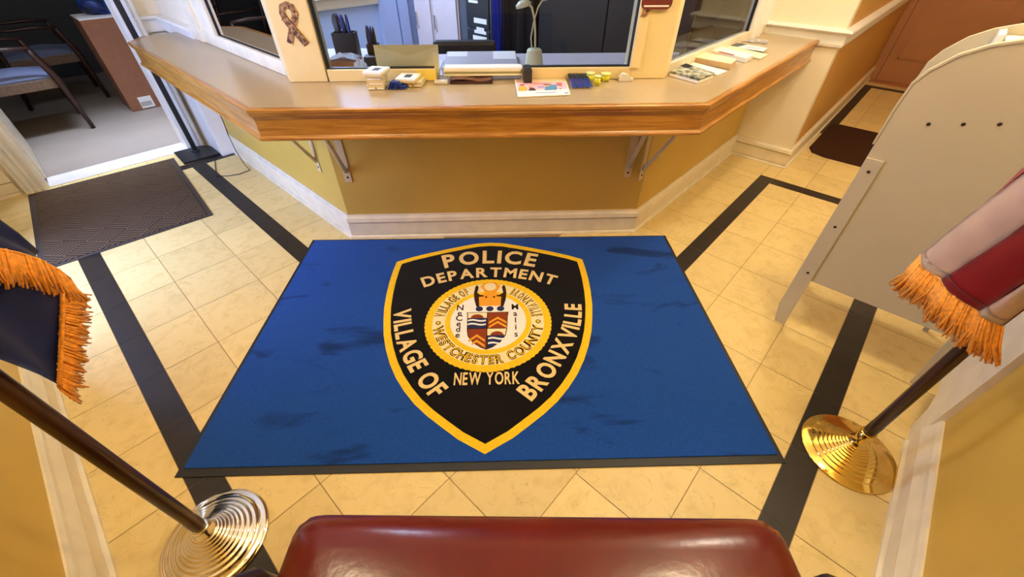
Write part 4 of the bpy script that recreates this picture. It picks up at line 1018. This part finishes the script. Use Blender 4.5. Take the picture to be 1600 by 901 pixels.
for (a, b, cc, d_) in ((-.155, .64, .0, .665), (-.13, .665, -.03, .69), (-.165, .72, .0, .76), (-.06, .87, .06, .89)): MB().box(-.0185, a, b, -.0165, cc, d_).build('note', PAPER, o)
o = thing('coat_rack', 'black coats on a rack with a blue garment', 'coat rack', (3.0, 2.88, 0))
MB().lathe([(0, .002), (.16, .002), (.16, .02), (.02, .04), (.018, 1.8), (0, 1.8)], 18, M=Matrix.Translation((.12, 0, 0))).build('stand', PENK, o)
def garment(name, m, y0, y1, x):
    rows = [[(x + .03 * math.sin(j * 1.3 + i * .2), y0 + (y1 - y0) * j / 14, .45 + 1.15 * i / 10) for j in range(15)] for i in range(11)]
    return MB().grid(rows, thick=.02).build(name, m, o)
garment('black_coat', mat('black_wool', (20, 22, 26), .9), -.30, .16, .03); garment('blue_garment', mat('deep_blue_cloth', (30, 60, 190), .7), -.01, .055, -.035)
o = thing('dark_cabinet', 'tall very dark wooden cupboard filling the right of the window', 'cabinet', (3.10, 1.95, 0))
DKW = mat('very_dark_wood', (15, 11, 8), .55, var=.25, vscale=5)
MB().box(0, -.70, .003, .38, .60, 2.1, bev=.004).build('body', DKW, o)
for y0, y1 in ((-.69, -.055), (-.045, .59)): d_ = MB().box(-.02, y0, .05, -.001, y1, 2.06, bev=.004).build('door', DKW, o)

# ------------------------------------------------------------------ room beyond the left doorway
struct(MB().prism([(-2.2, 4.38), (1.8, 4.38), (1.8, 9), (-2.2, 9)], -.02, .0).build('floor', mat('grey_beige_vinyl_floor', (150, 136, 122), .5, var=.05, vscale=4)))
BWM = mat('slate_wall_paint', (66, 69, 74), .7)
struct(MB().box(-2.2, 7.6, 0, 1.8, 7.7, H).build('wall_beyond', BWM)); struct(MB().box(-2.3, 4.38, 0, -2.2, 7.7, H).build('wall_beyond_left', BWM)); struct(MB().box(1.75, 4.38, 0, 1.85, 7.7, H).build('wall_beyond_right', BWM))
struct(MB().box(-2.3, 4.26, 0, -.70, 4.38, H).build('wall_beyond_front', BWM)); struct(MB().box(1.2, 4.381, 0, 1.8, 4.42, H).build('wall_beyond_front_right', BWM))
CWD = mat('mahogany_frame', (62, 38, 30), .4, var=.3, vscale=20); UPH = mat('blue_grey_upholstery', (120, 128, 158), .8, var=.1, vscale=60); UPS = mat('tan_upholstery_border', (120, 96, 78), .8, var=.25, vscale=90)
def armchair(loc, label, rz=0.):
    o = thing('armchair', label, 'chair', loc, rz, 'wooden armchairs in the next room')
    # faces +x
    rows = []
    t = bmesh.new(); bmesh.ops.create_grid(t, x_segments=12, y_segments=12, size=1)
    for v in t.verts: v.co = Vector((v.co.x * .26, v.co.y * .26, .44 + .05 * (1 - v.co.x ** 2) * (1 - v.co.y ** 2)))
    for f in t.faces: f.smooth = True
    mb = MB(); mb.add(t); mb.box(-.255, -.255, .37, .255, .255, .441); mb.build('seat', UPH, o)
    MB().box(-.262, -.262, .35, .262, .262, .425, bev=.006).build('seat_rail', UPS, o)
    for y in (-.275, .275):
        MB().tube([(.285, y, .002), (.27, y, .25), (.262, y, .42), (.22, y, .58), (.20, y, .655)], [.017, .022, .026, .022, .02], 10).build('front_leg', CWD, o)
        MB().tube([(-.34, y * .85, .002), (-.29, y * .85, .25), (-.28, y * .85, .45), (-.34, y * .85, .92)], [.018, .024, .024, .018], 10).build('rear_leg', CWD, o)
        MB().tube([(.215, y, .65), (.05, y, .665), (-.12, y, .66), (-.31, y * .88, .68)], [.024, .027, .024, .02], 10, flat=.6).build('armrest', CWD, o)
    rows = [[(-.315 - .04 * math.cos(j / 8 * PI - PI / 2) - i * .012, -.23 + .46 * j / 8, .56 + .34 * i / 6) for j in range(9)] for i in range(7)]
    MB().grid(rows, thick=.035).build('backrest', UPH, o)
    MB().tube([(-.345, -.25, .90), (-.375, 0, .95), (-.345, .25, .90)], .022, 10).build('top_rail', CWD, o)
armchair((-.10, 5.645, 0), 'wooden armchair with blue grey seat, nearest the doorway')
armchair((.205, 6.62, 0), 'wooden armchair behind the nearer one, in the shade by the carton')
cb = thing('carton', 'tall brown cardboard carton with a white shipping label', 'carton', (.542, 5.606, 0))
MB().box(0, 0, .002, .62, .40, .765, bev=.004).build('box', mat('brown_cardboard', (150, 98, 68), .7, var=.06, vscale=20), cb)
lb_ = MB().box(.09, -.002, .012, .20, -.0003, .115).build('shipping_label', PAPER, cb)
m = MB()
for k in range(9): m.box(.10 + k * .0095, -.0028, .03, .10 + k * .0095 + (.003 if k % 2 else .005), -.002, .07)
tag_ = m.build('bar_stripes', BLK, lb_); tag_['kind'] = 'stuff'
MB().box(.0, .0, .766, .62, .40, .772).build('top_sheet', PAPER, cb)
o = thing('blue_bag', 'dark and blue bag lying on the carton', 'bag', (.80, 5.86, .773))
t = bmesh.new(); bmesh.ops.create_icosphere(t, subdivisions=4, radius=1)
for v in t.verts:
    v.co = v.co * (1 + noise.noise(v.co * 1.7) * .4); v.co = Vector((v.co.x * .16, v.co.y * .11, max(0, v.co.z * .09 + .07)))
for f in t.faces: f.smooth = True
mb = MB(); mb.add(t); mb.build('bag', mat('blue_black_nylon', (52, 84, 170), .4, rgb2=(18, 18, 26), vscale=9), o)

# ------------------------------------------------------------------ lamps
GLOW = emit('warm_diffuser', (255, 214, 150), 4.); GLOWC = emit('cool_diffuser', (214, 226, 255), 5.)
def point(name, loc, w, rgb, r=.1):
    l = bpy.data.lights.new(name, 'POINT'); l.energy = w; l.color = rgb; l.shadow_soft_size = r
    o = bpy.data.objects.new(name, l); COL.objects.link(o); o.location = loc; return o
def area(name, loc, w, rgb, sx, sy, rot=(0, 0, 0), spread=PI):
    l = bpy.data.lights.new(name, 'AREA'); l.energy = w; l.color = rgb; l.shape = 'RECTANGLE'; l.size = sx; l.size_y = sy; l.spread = spread
    o = bpy.data.objects.new(name, l); COL.objects.link(o); o.location = loc; o.rotation_euler = rot; return o
WARM = (1., .88, .57)
def dome(loc, label, w, rgb=WARM, glow=None):
    o = thing('ceiling_lamp', label, 'lamp', loc)
    MB().lathe([(0, 0), (.17, 0), (.17, -.025), (.155, -.03), (0, -.03)], 32).build('rim', BRASS, o)
    MB().lathe([(0, -.031), (.15, -.031), (.14, -.06), (.10, -.085), (.05, -.098), (0, -.10)], 32).build('glass_shade', glow or GLOW, o)
    point('lamp_light', (loc[0], loc[1], loc[2] - .22), w, rgb, .11)
dome((-.17, 1.36, H), 'round ceiling lamp over the left aisle', 32)
dome((1.42, -.22, H), 'round ceiling lamp over the right aisle', 46)
dome((2.75, .25, H), 'round ceiling lamp near the corridor mouth', 44, (1., .93, .78))
dome((5.6, -.05, H), 'round ceiling lamp in the corridor', 11, (1., .74, .42))
COOL = (.60, .74, 1.)
def panel(loc, label, sx, sy, w, rgb=COOL, spread=PI):
    o = thing('ceiling_panel_light', label, 'ceiling light', loc)
    MB().box(-sx / 2 - .02, -sy / 2 - .02, -.03, sx / 2 + .02, sy / 2 + .02, 0).build('frame', TRIM_W, o)
    MB().box(-sx / 2, -sy / 2, -.034, sx / 2, sy / 2, -.0301).build('diffuser', GLOWC, o)
    area('panel_light', (loc[0], loc[1], loc[2] - .04), w, rgb, sx, sy, (0, 0, 0), spread)
panel((1.9, 3.85, H), 'flat fluorescent ceiling panel in the office', .6, 1.2, 95)
panel((.45, 4.72, H), 'unseen cool panel added to light the floor just inside the left doorway', 1.2, .5, 20, (.60, .72, 1.), 1.0)  # added light, narrow spread, brightens only the floor by the threshold
area('entrance_daylight', (-1.15, (EN0 + EN1) / 2, 1.15), 185, (.36, .50, 1.), 1.3, 2.2, (0, -PI / 2, 0))
wd = bpy.data.worlds.new('world'); sc.world = wd; wd.use_nodes = True
wd.node_tree.nodes['Background'].inputs['Color'].default_value = (1, .85, .65, 1); wd.node_tree.nodes['Background'].inputs['Strength'].default_value = .03
sc.view_settings.view_transform = 'Standard'; sc.view_settings.look = 'None'; sc.view_settings.gamma = 1; sc.view_settings.use_curve_mapping = False
sc.view_settings.exposure = 0.
sc.cycles.use_denoising = True
sc.cycles.max_bounces = 8; sc.cycles.transparent_max_bounces = 12
